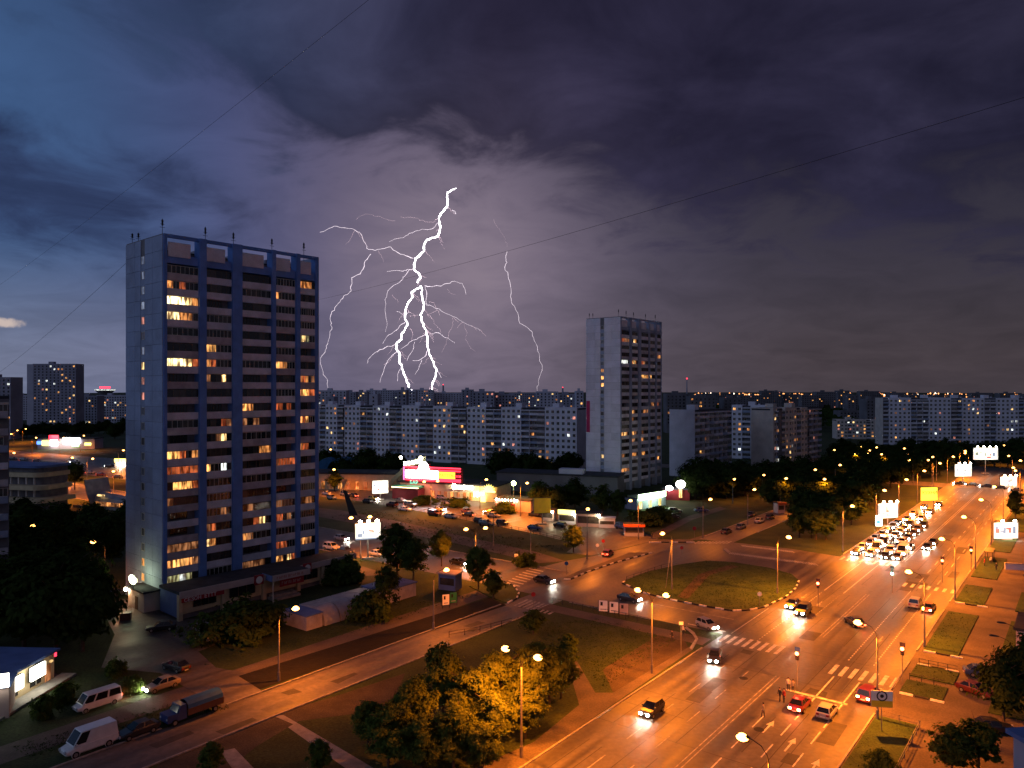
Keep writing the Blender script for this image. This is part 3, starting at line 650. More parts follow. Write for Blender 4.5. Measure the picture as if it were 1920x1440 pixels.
# --- long panel slabs: window columns and loggia columns
WIN = {}
def win_mesh(w=1.45, h=1.45):
    if (w, h) in WIN: return WIN[(w, h)]
    f = .09; m = MB()
    m.box(-w / 2, -w / 2 + f, -.07, .02, 0, h).box(w / 2 - f, w / 2, -.07, .02, 0, h).box(-w / 2 + f, w / 2 - f, -.07, .02, 0, f).box(-w / 2 + f, w / 2 - f, -.07, .02, h - f, h).box(-.04, .04, -.07, .02, f, h - f)
    WIN[(w, h)] = (m.mesh('window', M['frame_white']), MB().box(-w / 2 + f, w / 2 - f, -.035, -.01, f, h - f).mesh('pane', M['glass'])); return WIN[(w, h)]
def slab(name, label, corner, rot, pattern, floors, wall, rng, depth=12.0, litp=.13, fp=2.75, wcol=2.75, lcol=4.4, warm=True, individual=True, gable=None, seed_lit='yOodpw'):
    """pattern: w = window column, L = loggia column, | = section joint with a step in depth"""
    b = thing(name, label, 'apartment block', (*corner, 0), rot)
    H = floors * fp + 1.2; x = 0; step = 0.0
    wf, wp = win_mesh(); segs = []; i = 0
    dark = MB(); lits = {}
    balm = {}
    while i < len(pattern):
        c = pattern[i]; j = i
        if c == '|': step = .9 - step; i += 1; continue
        while j < len(pattern) and pattern[j] == c: j += 1
        n = j - i; W = n * (wcol if c == 'w' else lcol)
        if c == 'w':
            MB().box(x, x + W, step, depth, 0, H + (.5 if step == 0 else .2)).build('wall', wall, b)
            for k in range(n):
                for f in range(floors):
                    cx = x + (k + .5) * wcol; z = f * fp + 1.6; lit = rng.random() < litp
                    mk = 'lit_' + rng.choice(seed_lit) if lit else rng.choice(('glass', 'glass', 'glass_b'))
                    if individual:
                        o = put('window', wf, b, (cx, step, z)); p = put('pane', wp, o); paint(p, M[mk])
                    else:
                        (lits.setdefault(mk, MB()) if lit else dark).box(cx - .65, cx + .65, step - .05, step + .02, z, z + 1.4)
        else:
            MB().box(x, x + W, step + 1.3, depth, 0, H - .4).build('loggia_wall', M['recess'], b)
            MB().box(x, x + W, step - .1, step + 1.29, H - 1.3, H - .9).build('loggia_roof', wall, b)
            for k in range(n):
                x0 = x + k * lcol
                if k: MB().box(x0 - .1, x0 + .1, step + .1, step + 1.3, 0, H - 1.31).build('party_wall', wall, b)
                if ('b', lcol) not in balm:
                    balm[('b', lcol)] = MB().box(.12, lcol - .12, -.1, .02, 0, 1.05).box(.12, lcol - .12, .02, 1.29, -.1, .06).mesh('balcony', M['parapet'])
                    balm['g'] = glazing(lcol - .3, 1)
                for f in range(floors):
                    z = f * fp + .5
                    o = put('balcony', balm[('b', lcol)], b, (x0, step, z)); paint(o, M[rng.choice(('parapet', 'parapet_b', 'panel_b'))])
                    u = rng.random()
                    if u < .4 and individual:
                        g = put('loggia_window', balm['g'], b, (x0 + .15, step - .02, z + 1.06)); p = put('pane', pane_mesh(lcol - .32, 1.3, 0), g, (.01, .03, .01)); paint(p, M['glass' if rng.random() < .75 else 'glass_b'])
                    elif u < .62:
                        o = put('window', wf, b, (x0 + lcol * rng.choice((.3, .7)), step + 1.3, z + 1.0)); p = put('pane', wp, o); paint(p, M['lit_' + rng.choice(seed_lit)] if rng.random() < litp * 2.2 else M['glass'])
        x += W; i = j
    if not individual:
        if dark.f: tag(dark.build('window', M['glass'], b), kind='stuff')
        for k, m in lits.items(): tag(m.build('window', M[k], b), kind='stuff')
    MB().box(-.05, x + .05, 1.6, depth - .3, H - .6, H + .1).build('roof', M['roof'], b)
    for q in range(int(x / 20)):
        MB().box(8 + q * 20, 11.5 + q * 20, 4, 8, H + .1, H + 2.3).build('lift_house', wall, b)
        MB().box(13 + q * 20, 14 + q * 20, 5, 6, H + .1, H + 1.2).build('vent', M['dim_wall_b'], b)
    if gable: MB().box(-.25, -.02, 0, depth, 0, H + .4).build('end_wall', gable, b)
    return b, x
rng = random.Random(21)
# the long slab across the parking lot: far left end to right end
SA0 = Vector(G(585, 853)); SA0 = Vector(((585 - 960) / 1400 * 425, 425)); SA1 = Vector(((1104 - 960) / 1400 * 348, 348)); dv = SA1 - SA0
slab('apartment_slab', 'long pale panel apartment slab behind the red neon market', SA0, math.atan2(dv.y, dv.x), 'wwLwwwL|wwwwLLwwwwLL|wwwwLLwwwwLL|wwwwLLwwwwLL|Lwwwwww', 10, M['grey_wall'], rng, litp=.13)
slab('apartment_slab', 'grey panel block with dark balconies just right of the second tower', ((1303 - 960) / 1400 * 320, 320), R(50), 'LLLLLLLL', 10, M['grey_wall'], rng, litp=.15, lcol=4.7, gable=M['grey_wall'], individual=True)
slab('apartment_slab', 'pale panel block set back behind the dark balconied block', ((1372 - 960) / 1400 * 408, 408), R(-28), 'wwLwwwL', 10, M['grey_wall'], rng, litp=.12)
slab('apartment_slab', 'pale end of the orange-lit stepped block, windows facing the tower', ((1408 - 960) / 1400 * 352, 352), R(-36), 'LwwwL', 10, M['grey_wall'], rng, litp=.14, wcol=2.6, lcol=2.4, depth=6)
slab('apartment_slab', 'orange-lit stepped panel block above the dark trees', ((1447 - 960) / 1400 * 344 + .6, 344 - .4), R(45), 'wwLww|wwLww|LLL', 10, M['beige'], rng, litp=.14, wcol=3.6, lcol=5.0, depth=11)
slab('apartment_slab', 'long pale slab at the right edge above the avenue lights', ((1656 - 960) / 1400 * 505, 505), R(-3), 'Lwwwww' + 'LLL' + 'wwwwwL|Lwwwww' + 'LL' + 'wwwwwLLwwww', 11, M['grey_wall'], rng, litp=.15, wcol=2.9, lcol=3.9, gable=M['beige'])
slab('low_block', 'low five-storey block left of the long right-hand slab', ((1569 - 960) / 1400 * 565, 565), R(-8), 'wwwLwwwwLww', 5, M['beige'], rng, litp=.3, individual=True, wcol=2.6, lcol=3.0, fp=2.6)

# --- farther blocks: body, joined windows
def far_block(px0, px1, pytop, d, label, wall='dim_wall', litp=.14, dp=14, name='distant_block', fp=2.8, wc=3.0, group=None, cat='apartment block', rot=0.0, lc='yOopw', base=-1):
    x0, _, z = AT(px0, pytop, d); x1, _, _ = AT(px1, pytop, d); W = x1 - x0
    b = thing(name, label, cat, (x0, d, 0), rot, group); r2 = random.Random(int(px0 * 7 + d))
    MB().box(0, W, 0, dp, 0, z).build('wall', M[wall], b)
    nf = max(1, int((z - 1) / fp)); nc = max(1, int(W / wc)); cw = W / nc
    dark = MB(); lits = {}
    vis0 = max(0, int((HC - 62 * d / 1400) / fp) - 1)
    for f in range(vis0, nf):
        zz_ = z - 1.6 - (f - vis0 + 1) * fp + 1.2
        if zz_ < 1: break
        for c in range(nc):
            cx = (c + .5) * cw; lit = r2.random() < litp; w2 = .62 if not lit else .8
            mk = 'lit_' + r2.choice(lc)
            (lits.setdefault(mk, MB()) if lit else dark).box(cx - w2, cx + w2, -.06, .0, zz_, zz_ + 1.45)
    if dark.f: tag(dark.build('window', M['glass'], b), kind='stuff')
    for k, m in lits.items(): tag(m.build('window', M[k], b), kind='stuff')
    MB().box(W * .3, W * .3 + min(5, W * .3), 4, 8, z, z + 2.2).build('lift_house', M[wall], b)
    return b
far_block(0 - 40, 20, 707, 560, 'dark tower cut off by the left edge, beyond the low school', 'dim_wall', .07, name='distant_tower', wc=3.4, cat='apartment tower')
fb = far_block(62, 142, 682, 720, 'lone dark tower with scattered lit windows at the far left', 'dim_wall', .12, name='distant_tower', wc=3.6, cat='apartment tower')
MB().box(-.4, -.02, 0, 14, 0, 62).build('end_wall', M['dim_wall_b'], fb); MB().box(-6.2, -.42, .4, 13, 0, 61.6).build('end_wall', M['dim_wall_b'], fb)
for i, (a, b_, y, d, w, lp) in enumerate(((20, 52, 741, 900, 'dim_wall_b', .1), (142, 182, 742, 780, 'dim_wall', .16), (180, 238, 741, 820, 'dim_wall_b', .12))):
    far_block(a, b_, y, d, ('pale far block left of the lone dark tower', 'dark far block right of the lone dark tower', 'pale far block beside the near tower, under the disc tower')[i], w, lp, wc=2.8)
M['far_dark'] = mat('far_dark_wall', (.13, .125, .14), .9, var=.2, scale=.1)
# skyline behind the long slab and to the right
rs = random.Random(77); sky_blocks = []
x = 596
while x < 1092:
    w = rs.uniform(18, 62); d = rs.uniform(620, 1150); y = 733 + rs.uniform(-3.5, 6)
    sky_blocks.append((x, min(x + w, 1094), y, d)); x += w * rs.uniform(.72, .95)
x = 1246
while x < 1960:
    w = rs.uniform(16, 48); d = rs.uniform(900, 1500); y = 733 + rs.uniform(-1.5, 9)
    sky_blocks.append((x, x + w, y, d)); x += w * rs.uniform(.8, 1.5)
for a, b_, y, d in ((1250, 1293, 738, 640), (1294, 1342, 743, 620), (1357, 1390, 746, 640), (612, 626, 744, 560), (692, 708, 739, 560), (745, 762, 731, 600), (1575, 1640, 770, 690), (1625, 1646, 748, 640)): sky_blocks.append((a, b_, y, d))
sky_blocks.sort(key=lambda q: q[0])
for i, (a, b_, y, d) in enumerate(sky_blocks):
    lab = nth(i + 1) + ' distant apartment block from the left along the skyline behind'
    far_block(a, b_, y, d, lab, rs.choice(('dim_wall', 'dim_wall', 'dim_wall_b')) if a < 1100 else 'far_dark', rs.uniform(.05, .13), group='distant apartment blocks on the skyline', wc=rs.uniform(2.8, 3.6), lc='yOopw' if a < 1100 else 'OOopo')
# disc-topped tower with red lights
dt = thing('disc_tower', 'distant tower with a wide disc top and red lights, beyond the left blocks', 'tower', (*AT(197, 745, 1250)[:2], 0))
def ring(r0, z0, r1, z1, m, nm, n=20):
    q = MB()
    for k in range(n):
        a, c = 2 * math.pi * k / n, 2 * math.pi * (k + 1) / n
        q.quad((r0 * math.cos(a), r0 * math.sin(a), z0), (r0 * math.cos(c), r0 * math.sin(c), z0), (r1 * math.cos(c), r1 * math.sin(c), z1), (r1 * math.cos(a), r1 * math.sin(a), z1))
    return q.build(nm, m, dt)
zt = AT(197, 732, 1250)[2]
ring(5, 0, 5, zt - 9, M['dim_wall'], 'shaft'); ring(5, zt - 9, 15.5, zt, M['dim_wall'], 'bowl'); ring(15.5, zt, 15.5, zt + 1.6, M['lit_w'], 'rim'); ring(15.5, zt + 1.6, 0.1, zt + 2.4, M['dim_wall_b'], 'roof')
M['red_neon'] = emis('red_neon', (1.0, .03, .06), 4.0); M['pink_neon'] = emis('pink_neon', (1.0, .12, .35), 3.0)
for k in range(5): MB().box(-9 + k * 3.8, -6.6 + k * 3.8, -.4, .4, zt + 3.6, zt + 6.4).build('red_light', M['red_neon'], dt)
ms = thing('radio_mast', 'thin lattice radio mast with red top light right of the second tower', 'mast', (*AT(1288, 740, 900)[:2], 0))
zt = AT(1288, 711, 900)[2]
MB().tube([(0, 0, 0), (0, 0, zt)], [1.6, .5], 5).build('shaft', M['dim_wall'], ms); MB().ball((0, 0, zt + .8), .9, .9, .9).build('red_light', M['red_neon'], ms)
for px, py, lab in ((831, 722, 'thin dark chimney with red light on the skyline under the lightning'), (1055, 727, 'short mast with red light on the skyline left of the second tower')):
    ms = thing('chimney', lab, 'chimney', (*AT(px, 740, 1200)[:2], 0)); zt = AT(px, py, 1200)[2]
    MB().tube([(0, 0, 0), (0, 0, zt)], [2.2, 1.3], 7).build('shaft', M['dim_wall'], ms); MB().ball((0, 0, zt + .6), .8, .8, .8).build('red_light', M['red_neon'], ms)
# --- near-left building edge, low terraced school, metal pavilion
rng = random.Random(8)
rot_ = R(34); c = Vector((-81.5, 121)) - Vector((math.cos(rot_), math.sin(rot_))) * 9.0
slab('apartment_slab', 'sliver of a balconied block cut off by the left edge', c, rot_, 'wL', 13, M['beige'], rng, litp=.12, wcol=4.2, lcol=4.8, depth=12, seed_lit='OorpO')
sch = thing('low_school', 'low terraced building with curved balconies beyond the dark trees at left', 'building', (*G(30, 966), 0), R(-14))
def arc_block(x0, x1, y0, y1, z0, z1):
    pts = [(x0, y0), (x1 - 4, y0)] + [(x1 - 4 + 4 * math.sin(a * .262), y0 + 4 - 4 * math.cos(a * .262)) for a in range(1, 7)] + [(x1, y1), (x0, y1)]
    return MB().prism(pts, z0, z1)
arc_block(-20, 6, 4, 13, 0, 14).build('wall', M['recess'], sch)
for z, o in ((3.6, 0), (7.4, 1.2), (11.2, 2.2)):
    arc_block(-20, 9 - o, o, 13.1, z, z + 1.3).build('balcony', M['shop_wall'], sch)
arc_block(-20, 7, 2.2, 13.2, 14, 14.7).build('roof', M['blue_pale'], sch)
for k in range(5):
    for z in (5.2, 9.0): put('column', MB().box(-.2, .2, -.2, .2, 0, 2.2).mesh('column', M['beige']), sch, (-8 + k * 2.9, 3.0, z))
M['tin'] = mat('weathered_tin', (.36, .36, .38), .4, var=.2, scale=.5, metal=.5)
pav = thing('metal_pavilion', 'curved silver canopy pavilion with amber panes left of the near tower', 'pavilion', (*G(205, 948), 0), R(-20))
prof = [(-6.5, 8.5), (-5.2, 3.8), (-3.4, .2), (-1.0, -.0)]
q = MB()
for (a, za), (b_, zb) in zip(prof, prof[1:]): q.quad((a, -4, za), (b_, -4, zb), (b_, 5, zb), (a, 5, za))
for (a, za), (b_, zb) in zip(prof, prof[1:]): q.quad((a + .3, 5, za), (b_ + .3, 5, zb), (b_ + .3, -4, zb), (a + .3, -4, za))
q.quad((-6.5, -4, 8.5), (-6.2, -4, 8.5), (-6.2, 5, 8.5), (-6.5, 5, 8.5)); q.build('canopy', M['tin'], pav)
hl = MB()
for k in range(8):
    a, b_ = math.pi * k / 8, math.pi * (k + 1) / 8
    hl.quad((-3, -3.5 * math.cos(a), 4.4 * math.sin(a) + .3), (11, -3 * math.cos(a), 2.4 * math.sin(a) + .3), (11, -3 * math.cos(b_), 2.4 * math.sin(b_) + .3), (-3, -3.5 * math.cos(b_), 4.4 * math.sin(b_) + .3))
hl.build('vault', M['tin'], pav)
for k in range(7): MB().box(-2 + k * 1.7, -.7 + k * 1.7, -3.75, -3.45, .5, 1.7).build('pane', M['lit_d' if k % 3 else 'lit_o'], pav)
MB().box(-1.5, 1.2, -3.4, -2.8, 3.5, 4.0).build('skylight', M['lit_y'], pav)
MB().box(-8, 13, -6.6, -6.2, 0, .8).build('low_wall', M['concrete'], pav)

# --- shop at the lower left with lit signs
M['sign_white'] = emis('white_sign_light', (1.0, .97, .80), 7.0); M['sign_yellow'] = emis('yellow_sign_light', (1.0, .85, .20), 3.2)
shp = thing('corner_shop', 'small flat-roofed shop with two glowing white signs at the lower left', 'shop', (-61.3, 84.8, 0), R(87)); Ls = 14.0
MB().box(0, Ls, 0, 10, 0, 3.5).build('wall', M['shop_wall'], shp); MB().box(-.4, Ls + .5, -.5, 10.3, 3.5, 3.8).build('roof', M['blue_pale'], shp)
for a, b_, z0, z1 in ((5.3, 7.3, 1.45, 3.1), (8.7, 11.3, 1.55, 3.2)): MB().prism([(a, -.75), (b_, -.75), (b_, -.5), (a, -.5)], z0, z1).build('sign', M['sign_white'], shp); MB().box(a - .1, b_ + .1, -.49, -.35, z0 - .1, z1 + .1).build('sign_frame', M['dark_metal'], shp)
for k in range(3):
    w_ = MB().box(1.0 + k * 4.2, 3.0 + k * 4.2, -.06, .04, .5, 1.25).build('window', M['glass'], shp); MB().box(1.95 + k * 4.2, 2.05 + k * 4.2, -.1, -.061, .5, 1.25).build('mullion', M['frame_white'], shp)
MB().box(12.2, 13.2, -.07, .03, 0, 2.2).build('door', M['lit_d'], shp); MB().ball((12.7, -.5, 2.7), .3, .2, .2).build('door_lamp', M['lit_y'], shp)
MB().box(0, Ls + 1, -2.4, -.4, 0, .3).build('terrace', M['concrete'], shp)
MB().box(Ls + .52, Ls + .8, .2, 1.0, 2.6, 3.3).build('red_lamp', M['red_neon'], shp)
light('AREA', (8.6, -1.4, 2.4), 110, (1, .95, .75), shp, size=3.0).rotation_euler = (R(35), 0, 0)
kio = thing('kiosk_booth', 'pale booth with a round white lamp sign at the lower left edge', 'kiosk', (*G(-20, 1352), 0), R(25))
MB().box(-4, 1.9, 0, 4, 0, 3.6).build('wall', M['fascia'], kio); MB().box(-4.2, 2.1, -.2, 4.2, 3.6, 3.85).build('roof', M['blue_pale'], kio)
MB().prism([(.2, -.9), (2.0, -.9), (2.0, -.5), (.2, -.5)], 3.9, 5.4).build('lamp_sign', M['sign_white'], kio)

# --- market hall with red neon, restaurant arch, kiosks
M['neon_white'] = emis('white_neon', (1.0, .92, .90), 16, sample=False); M['dark_red'] = mat('dark_red_cladding', (.18, .02, .03), .7, var=.2)
M['neon_yellow'] = emis('yellow_neon', (1.0, .66, .05), 2.2); M['neon_green'] = emis('green_neon', (.15, .85, .60), 1.6); M['green_roof'] = mat('green_awning', (.03, .20, .09), .7, var=.2)
M['bulbs'] = emis('bulb_string', (1.0, .72, .35), 5.0); M['letters_dark'] = mat('dark_letters', (.03, .05, .02), .6, var=.1)
MD = 290.0
def atx(px, d): return (px - CX) / F * d
mk0 = Vector((atx(750, 264), 264)); mk1 = Vector((atx(985, 247), 247)); dv = mk1 - mk0; ang = math.atan2(dv.y, dv.x); Lm = 37.0
mkt = thing('market_hall', 'long low market hall with blazing red, white and yellow neon sign band', 'market', (*mk0, 0), ang)
MB().box(0, Lm, 0, 13, 0, 5.2).build('wall', M['shop_wall'], mkt); MB().box(-.5, Lm + .3, -.6, 13.4, 5.2, 5.6).build('roof', M['roof'], mkt)
MB().box(2.6, 23.6, -1.0, 2.0, 5.62, 10.6).build('sign_house', M['dark_red'], mkt)
MB().box(2.9, 15.7, -1.35, -1.02, 7.0, 9.7).build('neon_band', M['neon_white'], mkt)
MB().poly([(10.1 - 2.2 * math.cos(math.pi * k / 14), -1.3, 9.72 + 3.1 * math.sin(math.pi * k / 14)) for k in range(15)]).build('neon_dome', M['neon_white'], mkt)
MB().box(8.4, 11.8, -1.2, .4, 10.62, 12.0).build('dome_back', M['dark_red'], mkt)
MB().box(15.72, 22.0, -1.3, -1.02, 7.3, 9.5).build('sign_panel', M['neon_yellow'], mkt)
text('ZАТТЕRIАЯ', 1.45, (15.95, -1.34, 7.85), 0, M['letters_dark'], parent=mkt)
for x0_, z in ((15.75, 9.75), (15.75, 6.75), (2.8, 6.2), (2.6, 10.65)): MB().box(x0_, 24.2, -1.34, -1.1, z, z + .42).build('neon_tube', M['red_neon'], mkt)
MB().box(22.1, 24.2, -1.3, -1.1, 7.9, 8.5).build('neon_tube', M['red_neon'], mkt); MB().box(1.9, 2.3, -1.1, -.9, 6.2, 10.8).build('neon_tube', M['pink_neon'], mkt)
text('БАР', 1.7, (4.6, -1.3, 4.9), 0, M['neon_green'], parent=mkt)
MB().prism([(-.5, -5), (10, -5), (10, -.62), (-.5, -.62)], 4.0, 4.5).build('awning', M['green_roof'], mkt); MB().box(-.5, 10, -5.15, -5.01, 3.9, 4.2).build('bulb_string', M['bulbs'], mkt)
MB().box(-.3, 9.8, -4.9, -.02, .1, 3.3).build('porch', M['dark_red'], mkt)
for k in range(7): MB().box(12.5 + k * 2.4, 13.7 + k * 2.4, -.08, .02, .3, 2.7).build('shop_window', M['lit_d' if k % 3 else 'lit_o'], mkt)
for k in range(8): MB().box(21 + k * .98, 21.75 + k * .98, -.9, -.62, 3.9, 5.2 if k else 5.7).build('sign_letter', M['lamp_white' if k % 4 == 0 else 'sign_white'], mkt)
MB().box(19, Lm, -.8, -.62, 3.1, 3.85).build('fascia', M['fascia'], mkt)
for k in range(4): MB().box(29 + k * 1.1, 29.4 + k * 1.1, -1.2, -1.0, 1.6, 3.2).build('tube_light', M['sign_white'], mkt)
star = MB()
for k in range(9):
    a = math.pi * k / 8
    star.poly([(0, 0, 0), (1.5 * math.cos(a - .18), 0, 1.5 * math.sin(a - .18)), (2.4 * math.cos(a), 0, 2.4 * math.sin(a)), (1.5 * math.cos(a + .18), 0, 1.5 * math.sin(a + .18))])
star.build('sun_sign', M['sign_yellow'], mkt, (34.6, -1.2, 3.9)); MB().box(32.4, 36.8, -1.25, -1.0, 3.3, 3.88).build('sun_sign_base', M['sign_yellow'], mkt)
MB().box(31.8, 33.6, -2.0, -1.6, .2, 2.4).build('menu_board', M['sign_yellow'], mkt)
light('AREA', (9, -3.2, 8.4), 1500, (1, .25, .22), mkt, size=8.0).rotation_euler = (R(60), 0, 0)
light('AREA', (30, -3.2, 4.2), 900, (1, .75, .4), mkt, size=6.0).rotation_euler = (R(60), 0, 0)
mk2 = thing('market_annexe', 'small market annexe with hanging lamps right of the yellow sun sign', 'shop', (*G(928, 957), 0), R(-22))
MB().box(0, 12, 0, 7, 0, 3.6).build('wall', M['fascia'], mk2); MB().box(-.3, 12.3, -.4, 7.3, 3.6, 3.95).build('roof', M['roof'], mk2)
for k in range(8): MB().ball((.8 + k * 1.0, -.7, 3.6), .2, .18, .42).build('hanging_lamp', M['lamp_white' if k % 3 == 0 else 'sign_white'], mk2)
for k in range(2): MB().box(3 + k * 2.0, 4.8 + k * 2.0, -.1, .02, 1.2, 2.3).build('red_lettering_board', M['red_sign'], mk2)
light('POINT', (4, -2.2, 3.4), 500, (1, .5, .2), mk2)
bk = thing('warehouse', 'dark long shed with a pale roof box behind the market', 'warehouse', (*G(905, 928), 0), R(-20))
MB().box(0, 46, 14, 26, 0, 6.5).build('wall', M['far_dark'], bk); MB().box(-.4, 46.4, 13.6, 26.4, 6.5, 7).build('roof', M['roof'], bk); MB().box(24, 33, 15, 19, 7, 8.8).build('roof_box', M['dim_wall_b'], bk)
gl = thing('flood_lamp', 'bright greenish floodlight on a pole above the market', 'lamp', (*G(963, 955), 0))
zt = AT(963, 908, G(963, 955)[1])[2]; MB().tube([(0, 0, 0), (0, 0, zt)], .1, 6).build('pole', M['pole'], gl); MB().ball((0, 0, zt + .3), .75, .6, .75).build('bulb', emis('green_flood', (.75, 1.0, .35), 40), gl)
light('POINT', (0, -.9, zt), 900, (.75, 1, .4), gl)
rst = thing('arched_market', 'broad shed with a curved lit entrance arch and blue tent roofs', 'market', (*G(598, 918), 0), R(-6))
MB().box(-10, 30, 0, 12, 0, 6).build('wall', M['shop_wall'], rst); MB().box(-10.3, 30.3, -.3, 12.3, 6, 6.5).build('roof', M['roof'], rst)
ar = MB(); prevp = None
for k in range(9):
    a = k / 8; p = (27 + 14 * a, 1.0 + 9.5 * math.sin(a * 1.6))
    if prevp: ar.quad((prevp[0], -1.2, prevp[1]), (p[0], -1.2, p[1]), (p[0] + .4, -1.2, p[1] + 1.7 + a), (prevp[0] - .6, -1.2, prevp[1] + 1.2 + a)); ar.quad((prevp[0], -.7, prevp[1]), (prevp[0] - .6, -.7, prevp[1] + 1.2 + a), (p[0] + .4, -.7, p[1] + 1.7 + a), (p[0], -.7, p[1]))
    prevp = p
ar.build('entrance_arch', mat('pale_green_cladding', (.34, .36, .24), .6, var=.1), rst)
for k in range(5): MB().box(33.0 + k * 1.5, 34.1 + k * 1.5, -1.4, -1.25, 9.6 + k * .25, 11.0 + k * .25).build('sign_letter', M['sign_white'], rst)
for x_ in (32, 39.5): MB().ball((x_, -1.5, 12.6), .55, .4, .55).build('arch_lamp', M['lamp_white'], rst)
light('POINT', (36, -4.5, 11.5), 500, (1, .95, .6), rst)
for k in range(10): MB().box(-9 + k * 3.3, -7.6 + k * 3.3, -.1, .02, .4, 3.2).build('stall_window', M['lit_o' if k % 2 else 'lit_d'], rst)
M['tent'] = mat('blue_tent_cloth', (.02, .10, .22), .7, var=.2)
for i, (px, w, lab) in enumerate(((612, 9, 'leftmost blue tent roof beyond the parking lot'), (640, 12, 'middle blue tent roof beyond the parking lot'), (664, 9, 'rightmost blue tent roof beyond the parking lot'))):
    tn = thing('market_tent', lab, 'tent', (*G(px, 900), 0), 0, 'blue tents')
    q = MB(); n = 8
    for k in range(n):
        a, b_ = math.pi * k / n, math.pi * (k + 1) / n
        q.quad((-w / 2 * math.cos(a), 0, 4 + 5 * math.sin(a)), (-w / 2 * math.cos(b_), 0, 4 + 5 * math.sin(b_)), (-w / 2 * math.cos(b_), 10, 4 + 5 * math.sin(b_)), (-w / 2 * math.cos(a), 10, 4 + 5 * math.sin(a)))
    q.poly([(-w / 2 * math.cos(math.pi * k / n), 0, 4 + 5 * math.sin(math.pi * k / n)) for k in range(n + 1)]); q.build('roof', M['tent'], tn)
    MB().box(-w / 2, w / 2, .05, 9.9, 0, 4).build('wall', M['dim_wall'], tn)
# kiosks
def kiosk(px, py, w, h, dp, rot, label, wall='fascia', roof='roof', sign=None, lamp=False, stripe=None):
    k = thing('kiosk', label, 'kiosk', (*G(px, py), 0), rot, 'kiosks by the junction')
    MB().box(-w / 2, w / 2, 0, dp, 0, h).build('wall', M[wall], k); MB().box(-w / 2 - .2, w / 2 + .2, -.3, dp + .2, h, h + .25).build('roof', M[roof], k)
    MB().box(-w / 2 + .3, w / 2 - .3, -.05, .02, 1.0, h - .7).build('window', M['glass_b'], k)
    if sign: MB().box(-w / 2, w / 2, -.5, -.31, h - .3, h + .9).build('sign', M[sign], k)
    if stripe: MB().box(-w / 2 - .25, w / 2 + .25, -.6, -.32, h - .35, h + .3).build('awning', M[stripe], k)
    if lamp: MB().ball((w / 2 - .2, -.8, h - .2), .35, .35, .35).build('lamp', M['lamp_white'], k); light('POINT', (w / 2 - .2, -1.6, h - .4), 350, (1, .75, .4), k)
    return k
M['orange_awning'] = mat('orange_awning', (.50, .10, .03), .7, var=.1)
kiosk(1027, 977, 3.6, 3.0, 3, R(-20), 'pinkish kiosk beside the yellow billboard in the parking lot', lamp=True, stripe='orange_awning')
kiosk(1063, 983, 5.0, 3.2, 3, R(-20), 'kiosk with a glowing yellow sign in the parking lot', 'dim_wall_b', sign='sign_yellow', lamp=True)
kiosk(1103, 988, 6.5, 3.6, 4, R(-15), 'widest pale kiosk with a lamp at its right corner', lamp=True)
kiosk(1138, 990, 4.4, 2.6, 2.4, R(-8), 'white trailer kiosk between the wide kiosk and the orange awning', 'dim_wall_b', roof='dim_wall_b')
kiosk(1189, 1006, 5.0, 2.9, 3, R(-5), 'grey kiosk with an orange scalloped awning at the junction', 'dim_wall', stripe='orange_awning')
kiosk(1465, 962, 2.6, 3.0, 2, R(20), 'small booth beside the side road under the trees', stripe='orange_awning')
kiosk(838, 1107, 3.6, 3.0, 2.6, R(-24), 'grey steel booth beside the service road lamp', 'blue_pale', roof='fascia')
# tower B ground-floor shop with green sign, small red pavilion
for px, py, w, lab, sg in ((1222, 952, 15, 'ground-floor shop with a blazing green-white sign beside the second tower', 'sign_g'), (1268, 938, 9, 'small red pavilion with white globe signs right of the second tower', 'neon_white')):
    M.setdefault('sign_g', emis('green_white_sign', (.75, 1.0, .62), 9.0))
    k = thing('lit_shop', lab, 'shop', (*G(px, py), 0), R(42 if sg == 'sign_g' else -10))
    MB().box(-w / 2, w / 2, 0, 5, 0, 3.6).build('wall', M['panel_b' if sg == 'sign_g' else 'dark_red'], k); MB().box(-w / 2 - .3, w / 2 + .3, -.4, 5.2, 3.6, 3.9).build('roof', M['roof'], k)
    if sg == 'sign_g':
        MB().box(-w / 2, w / 2 - 1, -.75, -.5, 3.1, 4.9).build('sign', M[sg], k)
        for q_ in range(3): MB().box(-w / 2 + 1 + q_ * 5, -w / 2 + 2.4 + q_ * 5, -.1, .02, .3, 2.5).build('door', M['lit_y'], k)
        light('AREA', (0, -2.2, 4), 1300, (.75, 1, .6), k, size=7.0).rotation_euler = (R(50), 0, 0)
    else:
        MB().ball((-2.4, -.9, 4.2), 1.3, .5, .9).build('globe_sign', M[sg], k); MB().ball((1.4, -.9, 5.6), 1.6, .5, 1.4).build('globe_sign', M[sg], k); MB().box(.9, 1.9, -.9, -.5, 1, 4).build('lit_panel', M['lit_y'], k)
        light('POINT', (0, -2.6, 4.5), 900, (1, .7, .5), k)
